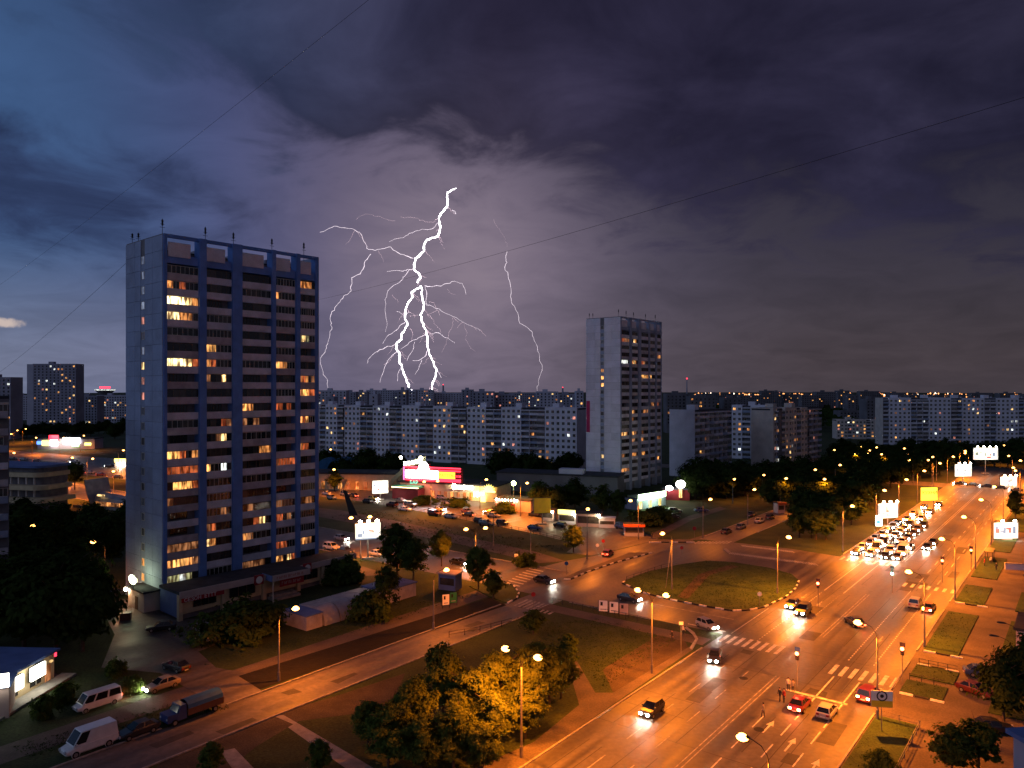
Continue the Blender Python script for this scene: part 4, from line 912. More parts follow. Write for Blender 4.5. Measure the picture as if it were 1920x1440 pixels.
# garages with vaulted roofs, by the near tower
M['tinroof'] = mat('grey_tin_roof', (.30, .30, .33), .55, var=.15, scale=.8)
g0 = Vector(G(590, 1168)); 
for i, lab in enumerate(('leftmost vaulted tin garage below the near tower', 'second vaulted tin garage from the left', 'third vaulted tin garage from the left', 'rightmost vaulted tin garage, next to the bush')):
    p = g0 + Vector((U[0] * i * 3.3, U[1] * i * 3.3)); ga = thing('garage', lab, 'garage', (p.x, p.y, 0), RA, 'row of vaulted garages')
    q = MB(); n = 7
    for k in range(n):
        a, b_ = math.pi / 2 * k / n, math.pi / 2 * (k + 1) / n
        P0, P1 = (-2.6 * math.cos(a), 2.7 * math.sin(a)), (-2.6 * math.cos(b_), 2.7 * math.sin(b_))
        q.quad((.08, P0[0], P0[1]), (3.1, P0[0], P0[1]), (3.1, P1[0], P1[1]), (.08, P1[0], P1[1]))
    q.quad((.08, 0, 2.7), (3.1, 0, 2.7), (3.1, 4.2, 2.3), (.08, 4.2, 2.3)); q.build('roof', M['tinroof'], ga, smooth=False)
    s_ = MB()
    for xx in (.1, 3.08): s_.poly([(xx, -2.6 * math.cos(math.pi / 2 * k / n), 2.7 * math.sin(math.pi / 2 * k / n)) for k in range(n + 1)] + [(xx, 4.2, 2.3), (xx, 4.2, 0)])
    s_.build('side_wall', M['parapet_b'], ga)
gr = thing('shed', 'flat wooden shed at the left end of the garages', 'shed', (*(g0 - Vector(U) * 3.4), 0), RA)
MB().box(0, 3.1, -2.4, 3.6, 0, 2.2).build('wall', M['parapet_b'], gr); MB().box(-.1, 3.2, -2.5, 3.7, 2.2, 2.35).build('roof', M['blue_pale'], gr)
sr = thing('long_shed', 'low flat-roofed shed between garages and the shop wing', 'shed', (*(g0 + Vector(U) * 13.6), 0), RA)
MB().box(0, 8, -1.5, 4, 0, 2.4).build('wall', M['parapet_b'], sr); MB().prism([(-.2, -1.7), (8.2, -1.7), (8.2, 4.2), (-.2, 4.2)], 2.4, 2.6).build('roof', M['blue_pale'], sr)
# white house edge and blue roof at the right edge
wh = thing('white_booth', 'white wall of a small building cut off by the right edge', 'building', (*G(1905, 1237), 0), RA)
MB().box(0, 9, -9, 0, 0, 4.2).build('wall', mat('pale_pink_render', (.50, .40, .36), .8, var=.1), wh); MB().box(-.3, 9.3, -9.3, .3, 4.2, 4.6).build('roof', M['roof'], wh)
tr0 = AT(1885, 1365, 47); 
trk = thing('blue_roof_canopy', 'blue tin roof at the lower right corner', 'roof', (tr0[0], tr0[1], 0), R(8))
MB().box(0, 9, -9, 0, tr0[2] - .3, tr0[2]).build('roof', M['blue_pale'], trk); MB().box(.3, 9, -9, -.3, 0, tr0[2] - .3).build('wall', M['dim_wall'], trk)
lw = thing('stone_wall', 'low pale boundary wall on the right above the footway', 'wall', (*G(1885, 1068), 0), R(-12)); MB().box(0, 14, 0, .4, 0, 1.3).build('wall', M['dim_wall_b'], lw); MB().box(-.1, 14.1, -.1, .5, 1.3, 1.42).build('coping', M['concrete'], lw)

# lit shop row along the left boulevard
bsr = thing('boulevard_shops', 'row of low shops with white and red lit signs on the left boulevard', 'shop', (atx(70, 470), 470, 0), 0)
MB().box(0, 36, 0, 10, 0, 6.5).build('wall', M['dim_wall'], bsr); MB().box(-.3, 36.3, -.3, 10.3, 6.5, 7).build('roof', M['roof'], bsr)
for x0_, x1_, z0, z1, mm in ((0, 2.6, 3, 5, None), (3.2, 7.5, 2.2, 5.5, 'sign_yellow'), (7.6, 13.6, 5.0, 8.8, 'red_neon'), (8.4, 13.0, 2.4, 5.8, 'neon_white'), (16.5, 27, 3.4, 7.2, 'neon_white'), (22, 26.4, 1.6, 3.2, 'sign_g2'), (30, 34, 2.4, 4, 'sign_yellow')):
    if mm is None: m_ = emis('blue_shop_sign', (.1, .25, 1.0), 3)
    elif mm == 'sign_g2': m_ = emis('green_shop_sign', (.4, 1, .3), 4)
    else: m_ = M[mm]
    MB().box(x0_, x1_, -.75 if mm == 'neon_white' else -.6, -.31, z0, z1).build('sign', m_, bsr)
light('AREA', (16, -3, 5), 3000, (1, .7, .5), bsr, size=14.0).rotation_euler = (R(60), 0, 0)
bs2 = thing('boulevard_kiosk', 'bright yellow-white lit stall just left of the near tower', 'kiosk', (atx(215, 360), 360, 0), 0)
MB().box(0, 9, 0, 4, 0, 3.4).build('wall', M['dim_wall_b'], bs2); MB().box(-.3, 9.3, -.4, 4.2, 3.4, 3.7).build('roof', M['roof'], bs2); MB().box(.2, 8.8, -.75, -.5, 2.7, 4.4).build('sign', M['sign_yellow'], bs2); MB().ball((3.2, -1.0, 1.6), 1.0, .4, 1.0).build('lamp', M['lamp_white'], bs2)
light('POINT', (4, -2.5, 2.5), 900, (1, .75, .3), bs2)
# ------------------------------------------------------------------ lightning
ZO, ZS = (560, 320), 3.272
def zp(x, y): return (ZO[0] + x / ZS, ZO[1] + y / ZS)
BOLTS = [  # (points in order, width class)
 ('trunk', 1.0, [(965,97),(945,120),(935,145),(918,165),(922,200),(915,225),(890,238),(868,245),(850,272),(855,310),(865,345),(858,400),(840,425),(800,440),(780,465),(775,495),(740,515),(710,525),(700,550),(697,590),(720,615),(745,640),(755,665),(740,700)]),
 ('trunk', .95, [(740,700),(715,725),(698,750),(708,785),(685,820),(668,850),(655,890),(665,940),(640,970),(615,1000),(620,1030),(598,1055),(605,1095),(630,1125),(632,1170),(645,1215),(655,1260),(670,1310),(684,1375)]),
 ('trunk', .85, [(740,700),(748,760),(758,800),(768,850),(755,890),(768,935),(785,975),(795,1020),(793,1090),(805,1140),(820,1190),(840,1220),(830,1270),(820,1320),(820,1375)]),
 ('branch', .30, [(697,530),(660,525),(620,515),(580,485),(540,492),(490,490),(430,480),(405,465),(395,435),(378,405),(378,385),(345,365),(300,365),(240,360),(190,380),(140,385)]),
 ('branch', .16, [(850,275),(800,298),(740,295),(690,290),(635,298)]), ('branch', .13, [(580,288),(530,280),(480,265),(430,265),(385,290),(370,320)]),
 ('branch', .18, [(845,300),(815,340),(770,355),(730,375),(690,400),(655,430),(620,430),(560,440)]),
 ('branch', .26, [(430,500),(405,550),(408,600),(395,645),(345,670),(333,720),(325,740),(270,760),(235,795),(200,830),(185,870),(192,920),(215,965),(212,1010),(200,1070),(180,1105),(140,1145),(122,1180),(130,1250),(155,1290),(165,1350)]),
 ('branch', .2, [(690,590),(660,595),(640,615),(600,620),(555,632)]), ('branch', .2, [(665,595),(640,640),(630,670),(590,710),(560,750),(545,800),(540,870),(540,920),(525,985)]), ('branch', .13, [(560,755),(590,780),(600,805)]),
 ('branch', .24, [(765,695),(800,705),(850,708),(880,718),(920,705),(960,690),(1005,695),(1018,720),(1022,750)]), ('branch', .13, [(905,715),(930,745),(958,752)]),
 ('branch', .2, [(765,700),(780,750),(780,800),(790,830),(850,855),(900,880),(950,900),(1010,930),(1060,950),(1110,975)]), ('branch', .14, [(935,895),(940,940),(920,980),(915,1030),(900,1080),(885,1120)]), ('branch', .1, [(1010,935),(1025,980),(1020,1030),(1050,1080),(1085,1110)]),
 ('branch', .16, [(785,870),(820,910),(830,940),(865,970),(880,1000)]), ('branch', .2, [(800,995),(850,990),(880,1010),(920,1030),(965,1060)]), ('branch', .24, [(780,985),(750,1015),(710,1040),(680,1070),(640,1100)]), ('branch', .18, [(700,1045),(690,1100),(660,1165)]),
 ('branch', .2, [(645,915),(610,950),(580,990),(550,1020),(530,1065)]), ('branch', .24, [(595,1060),(540,1075),(500,1100),(470,1130),(445,1160),(435,1185)]), ('branch', .24, [(600,1100),(570,1130),(545,1180),(535,1230),(515,1300)]), ('branch', .16, [(570,1125),(540,1170),(515,1190)]),
 ('branch', .2, [(665,855),(630,875),(598,862)]), ('branch', .16, [(668,882),(700,880),(740,885)]), ('branch', .24, [(785,1095),(770,1140),(740,1165),(710,1168)]), ('branch', .18, [(745,1160),(730,1200),(710,1250)]), ('branch', .2, [(625,1180),(605,1230),(605,1290)]), ('branch', .2, [(840,1220),(870,1270)]),
 ('branch', .19, [(1278,480),(1270,520),(1278,560),(1265,600),(1285,650),(1300,720),(1300,780),(1310,820),(1345,870),(1358,930),(1390,945),(1435,985),(1445,1040),(1465,1110),(1475,1170),(1490,1195),(1485,1240),(1470,1290),(1465,1350)]),
 ('branch', .2, [(935,220),(955,235),(965,265),(945,255)]), ('branch', .08, [(1195,285),(1230,340),(1265,400),(1278,460)]), ('branch', .16, [(670,960),(690,1000),(688,1040)]), ('branch', .16, [(790,795),(820,800),(845,845)]),
]
LD = 2000.0
bolt = thing('lightning_bolt', 'forked white lightning bolt striking down behind the city skyline', 'lightning', (*AT(785, 738, LD)[:2], 0))
M['bolt'] = emis('lightning_core', (1.0, .94, 1.0), 10); M['bolt_b'] = emis('lightning_branch', (1.0, .86, .94), 1.3); M['bolt_c'] = emis('lightning_filament', (1.0, .72, .80), .62)
bp = Vector(bolt.location); rl = random.Random(3)
for nm, wd, pts in BOLTS:
    P3 = []
    for k, p in enumerate(pts):
        P3.append(Vector(AT(*zp(*p), LD)))
        if k < len(pts) - 1:
            a = Vector(AT(*zp(*p), LD)); b_ = Vector(AT(*zp(*pts[k + 1]), LD)); L = (b_ - a).length
            for f in (.33, .66): P3.append(a.lerp(b_, f) + Vector((rl.uniform(-1, 1), rl.uniform(-2, 2), rl.uniform(-1, 1))) * L * .10)
    for k, p in enumerate(P3): p.y += 40 * math.sin(k * .21 + wd * 9)
    n = len(P3); r0 = (2.1 if nm == 'trunk' else 2.7) * wd
    rad = [r0 * (1 - .55 * (k / n) * (nm != 'trunk')) * rl.uniform(.6, 1.3) * (min(1, .25 + k / 9) if wd == 1.0 else 1) for k in range(n)]
    MB().tube([tuple(p - bp) for p in P3], rad, 5).build(nm, M['bolt' if nm == 'trunk' else ('bolt_b' if wd > .17 else 'bolt_c')], bolt)

for j in range(46):      # short faint filaments leaving the main channels
    nm, wd, pts = BOLTS[rl.choice((0, 1, 1, 2, 2, 3, 13))]; p = rl.choice(pts[2:]); sg = rl.choice((-1, 1)); x_, y_ = p; fp_ = [p]
    for k in range(rl.randint(3, 7)): x_ += sg * rl.uniform(2, 16); y_ += rl.uniform(2, 20); fp_.append((x_, y_))
    P3 = [Vector(AT(*zp(*q_), LD)) for q_ in fp_]
    MB().tube([tuple(p_ - bp) for p_ in P3], [.42 - .05 * k for k in range(len(P3))], 4).build('filament', M['bolt_c'], bolt)
# ------------------------------------------------------------------ overhead cables
def cable(a, b, sag, label, r=.03):
    a = Vector(a); b = Vector(b); n = 24
    pts = [tuple(a.lerp(b, k / n) - Vector((0, 0, sag * 4 * (k / n) * (1 - k / n)))) for k in range(n + 1)]
    tag(MB().tube(pts, r, 5).build('cable', M['dark_metal']), label, 'cable', 'overhead cables')
def ext(p, q, f): p = Vector(p); q = Vector(q); return p + (q - p) * f
pA, pB = AT(597, 562, 158), AT(1920, 172, 45); cable(pA, ext(pA, pB, 1.12), .9, 'thin cable slanting up to the right from the near tower', .018)
pA, pB = AT(-30, 555, 120), AT(690, -5, 42); cable(ext(pB, pA, 1.0), ext(pA, pB, 1.1), .5, 'thin cable crossing the upper left sky', .010)
pA, pB = AT(243, 487, 142), AT(-20, 712, 260); cable(pA, ext(pA, pB, 1.0), 1.0, 'thin cable sloping down left from the near tower roof', .03)

# ------------------------------------------------------------------ street lamps
SOD = (1.0, .215, .011)
M['lamp_glow'] = emis('sodium_lamp', (1.0, .43, .09), 13); M['lamp_far'] = emis('sodium_lamp_far', (1.0, .50, .16), 40)
LH = {}
def lamp_meshes(h):
    if h in LH: return LH[h]
    pole = MB().tube([(0, 0, 0), (0, 0, 1.2), (0, 0, 1.25), (0, 0, h - 1.6)], [.17, .17, .12, .075], 8).mesh('pole', M['pole'])
    arm = MB().tube([(0, 0, h - 1.65), (.15, 0, h - 1.0), (.6, 0, h - .4), (1.3, 0, h - .12), (1.7, 0, h - .08)], [.05, .045, .04, .035, .035], 6).mesh('arm', M['dark_metal'])
    head = MB(); n = 8
    for x0, x1, w0, w1, t0, t1 in ((1.5, 1.75, .12, .2, .1, .16), (1.75, 2.35, .2, .24, .16, .18), (2.35, 2.6, .24, .1, .18, .08)):
        i = len(head.v)
        for x_, w_, t_ in ((x0, w0, t0), (x1, w1, t1)): head.v += [(x_, -w_, h - .1), (x_, w_, h - .1), (x_, w_ * .6, h - .1 + t_), (x_, -w_ * .6, h - .1 + t_)]
        for q_ in ((0, 1, 5, 4), (1, 2, 6, 5), (2, 3, 7, 6), (3, 0, 4, 7), (0, 3, 2, 1), (4, 5, 6, 7)): head.f.append(tuple(i + k for k in q_)); head.m.append(0)
    head = head.mesh('lamp_head', M['dark_metal'])
    lens = MB().ball((2.1, 0, h - .16), .50, .40, .30, 10, 6).mesh('lamp_lens', M['lamp_glow'])
    LH[h] = (pole, arm, head, lens); return LH[h]
NL = [0]
LAMP_LIGHT = {}
def street_lamp(base, dirs, label, group, h=11.0, power=9000, lit=True, col=SOD):
    t = thing('street_lamp', label, 'street lamp', (*base, 0), 0, group); pole, arm, head, lens = lamp_meshes(h)
    put('pole', pole, t)
    for a in dirs:
        put('arm', arm, t, rot=a); hd = put('lamp_head', head, t, rot=a)
        if lit:
            put('lamp_lens', lens, hd)
            if power:
                k = (power, col)
                if k not in LAMP_LIGHT:
                    l = bpy.data.lights.new('lamp_light', 'SPOT'); l.energy = power; l.color = col; l.shadow_soft_size = .2; l.spot_size = R(168); l.spot_blend = .55; LAMP_LIGHT[k] = l
                put('lamp_light', LAMP_LIGHT[k], t, (2.1 * math.cos(a), 2.1 * math.sin(a), h - .55))
    return t
LEFT = RA + R(90); RIGHT = RA - R(90)
LP = 44000
for i, s in enumerate((57.5, 94, 124.6, 155.5, 185, 216, 247, 278, 310, 342, 375)):
    street_lamp(ST(s, -19.7), [LEFT], nth(i + 1) + " street lamp along the avenue's right kerb, counted from the camera", 'lamps on the right kerb of the avenue', 11.0, LP if i < 9 else LP * .8)
for i, s in enumerate((61.7, 90.7)):
    street_lamp(ST(s, -46.8), [LEFT, RIGHT], ('double-armed street lamp standing over the leafy clump', 'double-armed street lamp on the corner lawn by the crosswalk')[i], 'double lamps on the left kerb', 11.0, LP * .42)
for i, s in enumerate((140.0, 186, 220, 250, 280, 312, 345, 380)):
    street_lamp(ST(s, -46.4), [RIGHT], nth(i + 1) + " single-armed street lamp along the avenue's left kerb, counted from the lawn island", 'single lamps on the left kerb of the avenue', 11.0, LP if i < 6 else LP * .8)
SINGLE = [((523, 1277), [R(15)], 'street lamp on the dark dug strip, below the shop wing', 9.5, 9500), ((813, 1181), [R(20)], 'street lamp beside the grey steel booth on the service road', 9.5, 6000),
 ((197, 1108), [R(190)], 'dim street lamp left of the near tower', 9.5, 1800), ((82, 1068), [R(190)], 'dim street lamp among the dark trees at the left edge', 9.5, 1500),
 ((1260, 1106), [R(200)], 'street lamp rising from the lawn island beside its braced pole', 11, 8000), ((892, 1076), [R(20), R(200)], 'twin street lamp on the cross street verge, between the golden trees', 9.5, 7000), ((676, 1048), [R(20), R(200)], 'twin street lamp behind the blazing white billboard', 9.5, 7000),
 ((1101, 1048), [R(80)], 'street lamp in front of the kiosks at the golden bush', 11, 9000), ((1197, 1011), [R(190)], 'street lamp right of the orange awning kiosk', 10, 7000), ((1318, 1009), [R(15)], 'street lamp beside the path near the second tower', 10, 3500),
 ((1402, 984), [R(15)], 'first street lamp on the tree-lined side road', 10, 3500), ((1463, 956), [R(15)], 'second street lamp on the tree-lined side road', 10, 3500), ((1519, 934), [R(15)], 'third street lamp on the tree-lined side road', 10, 3000), ((1566, 922), [R(15)], 'fourth street lamp on the tree-lined side road', 10, 3000), ((1598, 908), [R(15)], 'fifth street lamp on the tree-lined side road', 10, 3000),
 ((1374, 944), [R(60)], 'lamp among the trees below the dark balconied block', 8, 2500), ((1430, 934), [R(60)], 'lamp among the trees below the orange-lit block', 8, 2500),
 ((808, 963), [R(20), R(200)], 'twin street lamp in the middle of the parking lot', 10, 9000), ((976, 968), [R(20), R(200)], 'twin street lamp by the market annexe', 10, 9000), ((700, 872), [R(200)], 'lamp in the trees left of the market', 6, 2500), ((615, 930), [R(20)], 'parking lot lamp beside the near tower edge', 9.5, 9000), ((900, 955), [R(20)], 'parking lot lamp before the yellow market sign', 9.5, 8000),
 ((612, 868), [R(20)], 'lamp at the foot of the long slab by the near tower edge', 7, 4000), ((852, 866), [R(20)], 'lamp behind the market dome', 9, 3000)]
for base, dirs, lab, h, pw in SINGLE: street_lamp(G(*base), dirs, lab, 'street lamps', h, pw * 1.75)
street_lamp(G(995, 1050), [R(10)], 'unlit slim street lamp on the lawn before the path', 'street lamps', 8.0, 0, lit=False)
street_lamp(G(925, 1024), [R(10)], 'unlit slim street lamp beside the path', 'street lamps', 9.0, 0, lit=False)
for i, (px, py) in enumerate(((1912, 1262), (1900, 1292))): street_lamp(G(px, py), [R(150)], ('upper', 'lower')[i] + ' unlit slim lamp at the right edge', 'street lamps', 6.5, 0, lit=False)
# left-hand boulevard lamps
LB = [(16, 851), (48, 880), (83, 893), (98, 888), (112, 822), (125, 860), (150, 818), (163, 862), (200, 886), (213, 880), (222, 846), (228, 858), (30, 870), (60, 822), (14, 815), (26, 808), (42, 805)]
for i, (px, py) in enumerate(sorted(LB)):
    d = (HC - 9) * F / (py - HY); street_lamp((atx(px, d), d), [R(20)], nth(i + 1) + ' small orange lamp from the left edge on the boulevard left of the near tower', 'boulevard lamps', 9.5, 16000)
# lamps seen over the trees toward the right-hand slab
RB = [(1556, 900), (1622, 838), (1634, 852), (1650, 840), (1660, 853), (1634, 868), (1702, 842), (1708, 853), (1748, 864), (1816, 851), (1898, 856), (1571, 845), (1611, 852), (1637, 846), (1712, 864), (1756, 858), (1866, 838), (1888, 836), (1912, 884)]
for i, (px, py) in enumerate(sorted(RB)):
    d = (HC - 9.5) * F / (py - HY); street_lamp((atx(px, d), d), [R(200)], nth(i + 1) + ' lamp from the left among the dark trees before the right-hand slab', 'lamps before the right-hand slab', 10.0, 12000 if i % 2 == 0 else 0)
# far city lights: too many and too far to count
dl = MB(); rl = random.Random(9)
for k in range(330):
    px = rl.uniform(1290, 1925); py = 737 + abs(rl.gauss(0, 1)) * 7; h = rl.uniform(7, 12); d = (HC - h) * F / (py - HY)
    if not 700 < d < 4300: continue
    r = d * rl.uniform(.0005, .0011)
    x_ = atx(px, d); dl.v += [(x_ - r, d, h), (x_, d - r, h), (x_ + r, d, h), (x_, d + r, h), (x_, d, h + r * 1.3), (x_, d, h - r * 1.3)]; i = len(dl.v) - 6
    for f in ((0, 1, 4), (1, 2, 4), (2, 3, 4), (3, 0, 4), (1, 0, 5), (2, 1, 5), (3, 2, 5), (0, 3, 5)): dl.f.append(tuple(i + q_ for q_ in f)); dl.m.append(k % 5 == 0)
tag(dl.build('distant_city_lights', [emis('far_orange_light', (1, .38, .12), 3.0), emis('far_white_light', (1, .8, .6), 4.0)]), 'scattered orange lights of the far city on the right horizon', 'city lights', kind='stuff')

# ------------------------------------------------------------------ traffic lights and signs
M['red_light'] = emis('red_signal', (1.0, .14, .05), 22); M['green_light'] = emis('green_signal', (.35, 1.0, .75), 16); M['blue_sign'] = mat('blue_sign', (.02, .08, .35), .6); M['yellow_sign'] = mat('yellow_board', (.80, .54, .03), .6, var=.1); M['white_sign'] = mat('white_board', (.85, .83, .78), .6, var=.08)
def traffic_light(px, py, label, on='red', h=3.6, plate=False):
    t = thing('traffic_light', label, 'traffic light', (*G(px, py), 0), RA, 'traffic lights'); MB().tube([(0, 0, 0), (0, 0, h)], .07, 6).build('pole', M['pole'], t)
    MB().box(-.18, .18, -.2, .2, h - .1, h + .95).build('housing', M['dark_metal'], t)
    for k, c in enumerate(('green', 'amber', 'red')):
        m = M['red_light'] if (c == 'red' and on == 'red') else M['green_light'] if (c == 'green' and on == 'green') else M['dark_metal']
        r = .24 if m is not M['dark_metal'] else .12
        MB().ball((-.2, 0, h + .08 + k * .32), .12, r, r, 8, 6).build('lens', m, t)
    MB().box(-.05, .05, -.32, .32, h + 1.0, h + 1.5).build('backing_plate' if plate else 'hood', M['blue_sign' if plate else 'dark_metal'], t)
    light('POINT', (-.8, 0, h + .7), 90, (1, .1, .04) if on == 'red' else (.5, 1, .8), t)
traffic_light(1495, 1288, 'red traffic light beside the waiting people on the avenue', plate=True); traffic_light(1692, 1278, 'red traffic light on the kerb right of the near crosswalk')
traffic_light(1534, 1140, 'small red signal beside the two oncoming cars'); traffic_light(1767, 1092, 'red signal on the right lanes beyond the junction'); traffic_light(1673, 1112, 'white-green signal in the middle of the avenue', 'green'); traffic_light(1821, 1070, 'red signal on the right kerb by the bus stop')
def sign(px, py, label, shape='round', m='white_sign', h=2.6, rot=0.0, size=.4):
    t = thing('road_sign', label, 'road sign', (*G(px, py), 0), rot, 'road signs'); MB().tube([(0, 0, 0), (0, 0, h)], .05, 6).build('post', M['pole'], t)
    if shape == 'round':
        q = MB().prism([(size * math.cos(a * .524), size * math.sin(a * .524)) for a in range(12)], -.02, .02); o = q.build('plate', M[m], t, (0, -.08, h - size)); o.rotation_euler = (R(90), 0, 0)
    else: MB().box(-size, size, -.1, -.06, h - size * 1.6, h).build('plate', M[m], t)
    return t
sign(1424, 1137, 'round sign on a post in the lawn island'); sign(1302, 1012, 'pair of red and white signs beside the path', m='red_sign', h=3.4, size=.5); sign(1062, 1078, 'round blue keep-right sign on the striped divider tip', m='blue_sign', h=2.8); sign(1000, 1140, 'red and white post sign at the service road crossing', m='red_sign', h=2.8); sign(1120, 1042, 'round sign beside the golden bush', m='white_sign', h=2.8); sign(1131, 1037, 'taller sign behind the round one by the kiosks', m='red_sign', h=3.2); sign(968, 1061, 'square sign at the cross street verge', 'square', h=2.6); sign(1278, 1040, 'small red arrow sign on the junction asphalt', m='red_sign', h=2); sign(1277, 1225, 'slim road sign at the corner lawn', 'square', h=4.6, size=.3); sign(1243, 1012, 'small post at the striped corner kerb', 'square', 'red_sign', 2.6, size=.3)
ws = sign(1653, 1372, 'white and yellow parking board on a thin post in the near lawn', 'square', h=4.6, size=1.15, rot=R(-8))
MB().box(-1.13, 1.13, -.125, -.105, 2.78, 3.5).build('lower_plate', M['yellow_sign'], ws)
for r0, r1, m in ((.58, .44, 'dark_metal'), (.2, 0.0, 'dark_metal')):
    q = MB()
    for k in range(16):
        a, b_ = math.tau * k / 16, math.tau * (k + 1) / 16; q.quad((r0 * math.cos(a), -.13, 4.02 + r0 * math.sin(a)), (r0 * math.cos(b_), -.13, 4.02 + r0 * math.sin(b_)), (r1 * math.cos(b_) * (.4 if r1 == 0 else 1), -.13, 4.02 + r1 * math.sin(b_)), (r1 * math.cos(a) * (.4 if r1 == 0 else 1), -.13, 4.02 + r1 * math.sin(a)))
    q.build('symbol', M[m], ws)
bs = thing('bus_stop_sign', 'small glowing blue and white bus stop sign below the left billboard', 'sign', (*G(1648, 1008), 0)); MB().tube([(0, 0, 0), (0, 0, 3)], .08, 6).build('post', M['pole'], bs); MB().box(-.8, .8, -.15, .15, 3, 5.6).build('panel', M['sign_white'], bs); MB().box(-.8, .3, -.18, -.151, 3.6, 4.4).build('blue_mark', emis('blue_sign_light', (.1, .35, 1), 2.0), bs)

# ------------------------------------------------------------------ billboards
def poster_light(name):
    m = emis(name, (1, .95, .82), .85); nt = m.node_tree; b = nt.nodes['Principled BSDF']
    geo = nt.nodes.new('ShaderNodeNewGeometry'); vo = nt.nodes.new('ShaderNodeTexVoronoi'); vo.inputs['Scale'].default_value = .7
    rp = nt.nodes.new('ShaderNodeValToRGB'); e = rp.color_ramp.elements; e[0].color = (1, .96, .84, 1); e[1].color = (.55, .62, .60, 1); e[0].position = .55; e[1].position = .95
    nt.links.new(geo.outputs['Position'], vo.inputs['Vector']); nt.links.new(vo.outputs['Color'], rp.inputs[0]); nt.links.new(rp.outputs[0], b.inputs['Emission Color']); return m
M['poster_glow'] = poster_light('self_glowing_poster')  # floodlight on the paper put in as the poster's own emission
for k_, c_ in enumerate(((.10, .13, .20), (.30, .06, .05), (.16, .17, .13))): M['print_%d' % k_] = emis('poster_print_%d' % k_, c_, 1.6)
def billboard(px, pyb, pyt, w, label, face='poster_glow', h=3.0, lamps=3, rot=0.0, power=2500, d=None, marks=False, legs=1):
    x_, d_ = G(px, pyb); z1 = HC + (HY - pyt) * d_ / F; z0 = z1 - h
    t = thing('billboard', label, 'billboard', (x_, d_, 0), rot, 'billboards')
    for k in range(legs): MB().tube([((k - (legs - 1) / 2) * w * .6, .15, 0), ((k - (legs - 1) / 2) * w * .6, .15, z0)], .16, 7).build('post', M['pole'], t)
    MB().box(-w / 2 - .12, w / 2 + .12, 0, .3, z0 - .12, z1 + .12).build('frame', M['dark_metal'], t); MB().box(-w / 2, w / 2, -.06, -.01, z0, z1).build('poster', M[face], t)
    MB().prism([(-1.2, -.8), (1.2, -.8), (1.2, 1.0), (-1.2, 1.0)], 0, .35).build('footing', M['concrete'], t)
    for k in range(lamps):
        lx = -w / 2 + w * (k + .5) / lamps; MB().tube([(lx, 0, z1 + .1), (lx, -1.0, z1 + .7)], .04, 5).build('lamp_arm', M['dark_metal'], t); MB().ball((lx, -1.0, z1 + .62), .42, .3, .32, 8, 6).build('floodlight', M['lamp_white'], t)
    if face == 'poster_glow':      # printed blocks and text lines, floodlight on them painted in as emission
        rm = random.Random(px)
        marks = list(marks or ()) + [(a_, a_ + rm.uniform(.06, .2), c_, c_ + rm.uniform(.06, .3)) for a_, c_ in ((rm.uniform(.05, .75), rm.uniform(.1, .6)) for _ in range(5))]
    if marks:
        for a, b_, c_, e_ in marks: MB().box(-w / 2 + w * a, -w / 2 + w * b_, -.075, -.061, z0 + h * c_, z0 + h * e_).build('print_mark', M['print_%d' % (int(a * 97) % 3)], t)
    if power: light('AREA', (0, -1.6, (z0 + z1) / 2), power * .14, (1, .9, .7), t, size=w * .8).rotation_euler = (R(65), 0, 0)
    return t
billboard(690, 1048, 981, 5.6, 'blazing white billboard beside the cross street behind the near tower', h=3.6, rot=R(20), power=2500, marks=((0, 1, 0.0, .09),))
billboard(713, 938, 901, 5.4, 'white lit billboard at the parking lot, under the curved arch', h=4.4, rot=R(18), lamps=0, power=3500)
billboard(1017, 983, 934, 4.8, 'plain yellow billboard on one post by the kiosks', 'yellow_sign', h=4.2, rot=R(12), lamps=0, power=0)
billboard(1665, 988, 944, 6.4, 'overexposed billboard with floodlights on the left of the avenue', h=4.0, rot=R(14), power=4500, marks=((.0, .12, .3, .9),))
bb_z = HC + (HY - 914) * G(1742, 960)[1] / F - 4.0; ybb = billboard(1742, 960, 914, 5.6, 'yellow lettered billboard left of the avenue', 'neon_yellow', h=4.0, rot=R(8), lamps=0, power=300, legs=2); text('КУХНИ', 1.5, (-2.45, -.1, bb_z + 1.9), 0, M['letters_dark'], parent=ybb)
billboard(1886, 1012, 980, 6.6, 'white billboard with dark print right of the avenue', h=4.0, rot=R(6), power=3500, lamps=2, marks=((.38, .5, .3, .7), (.6, .72, .35, .7), (.78, .9, .3, .75)))
billboard(1848, 888, 840, 11.0, 'large white rooftop-height billboard at the far end of the avenue', h=5.2, rot=0, power=6000, lamps=4, marks=((.46, .52, .3, .6), (.78, .88, .3, .6)))
billboard(1806, 912, 871, 7.0, 'blown-out white billboard before the far junction', h=4.6, rot=R(6), power=4000, lamps=3)
billboard(1891, 912, 894, 7.0, 'lowest of the white billboards at the far right edge', h=4.6, rot=R(6), power=3500, lamps=3)
def poster_stand(px, py, label, m='white_sign', rot=0.0, w=1.25, marks=True):
    t = thing('poster_stand', label, 'poster stand', (*G(px, py), 0), rot, 'poster stands')
    for x_ in (-w / 2, w / 2): MB().box(x_ - .04, x_ + .04, -.04, .04, 0, 2.35).build('leg', M['dark_metal'], t)
    MB().box(-w / 2 + .05, w / 2 - .05, -.03, .03, .55, 2.35).build('poster', M[m], t)
    if marks: MB().box(-w * .3, -w * .05, -.045, -.031, 1.5, 2.1).build('print_mark', M['dark_metal'], t); MB().box(-w * .3, w * .3, -.045, -.031, .8, .95).build('print_line', M['dim_wall'], t)
    return t
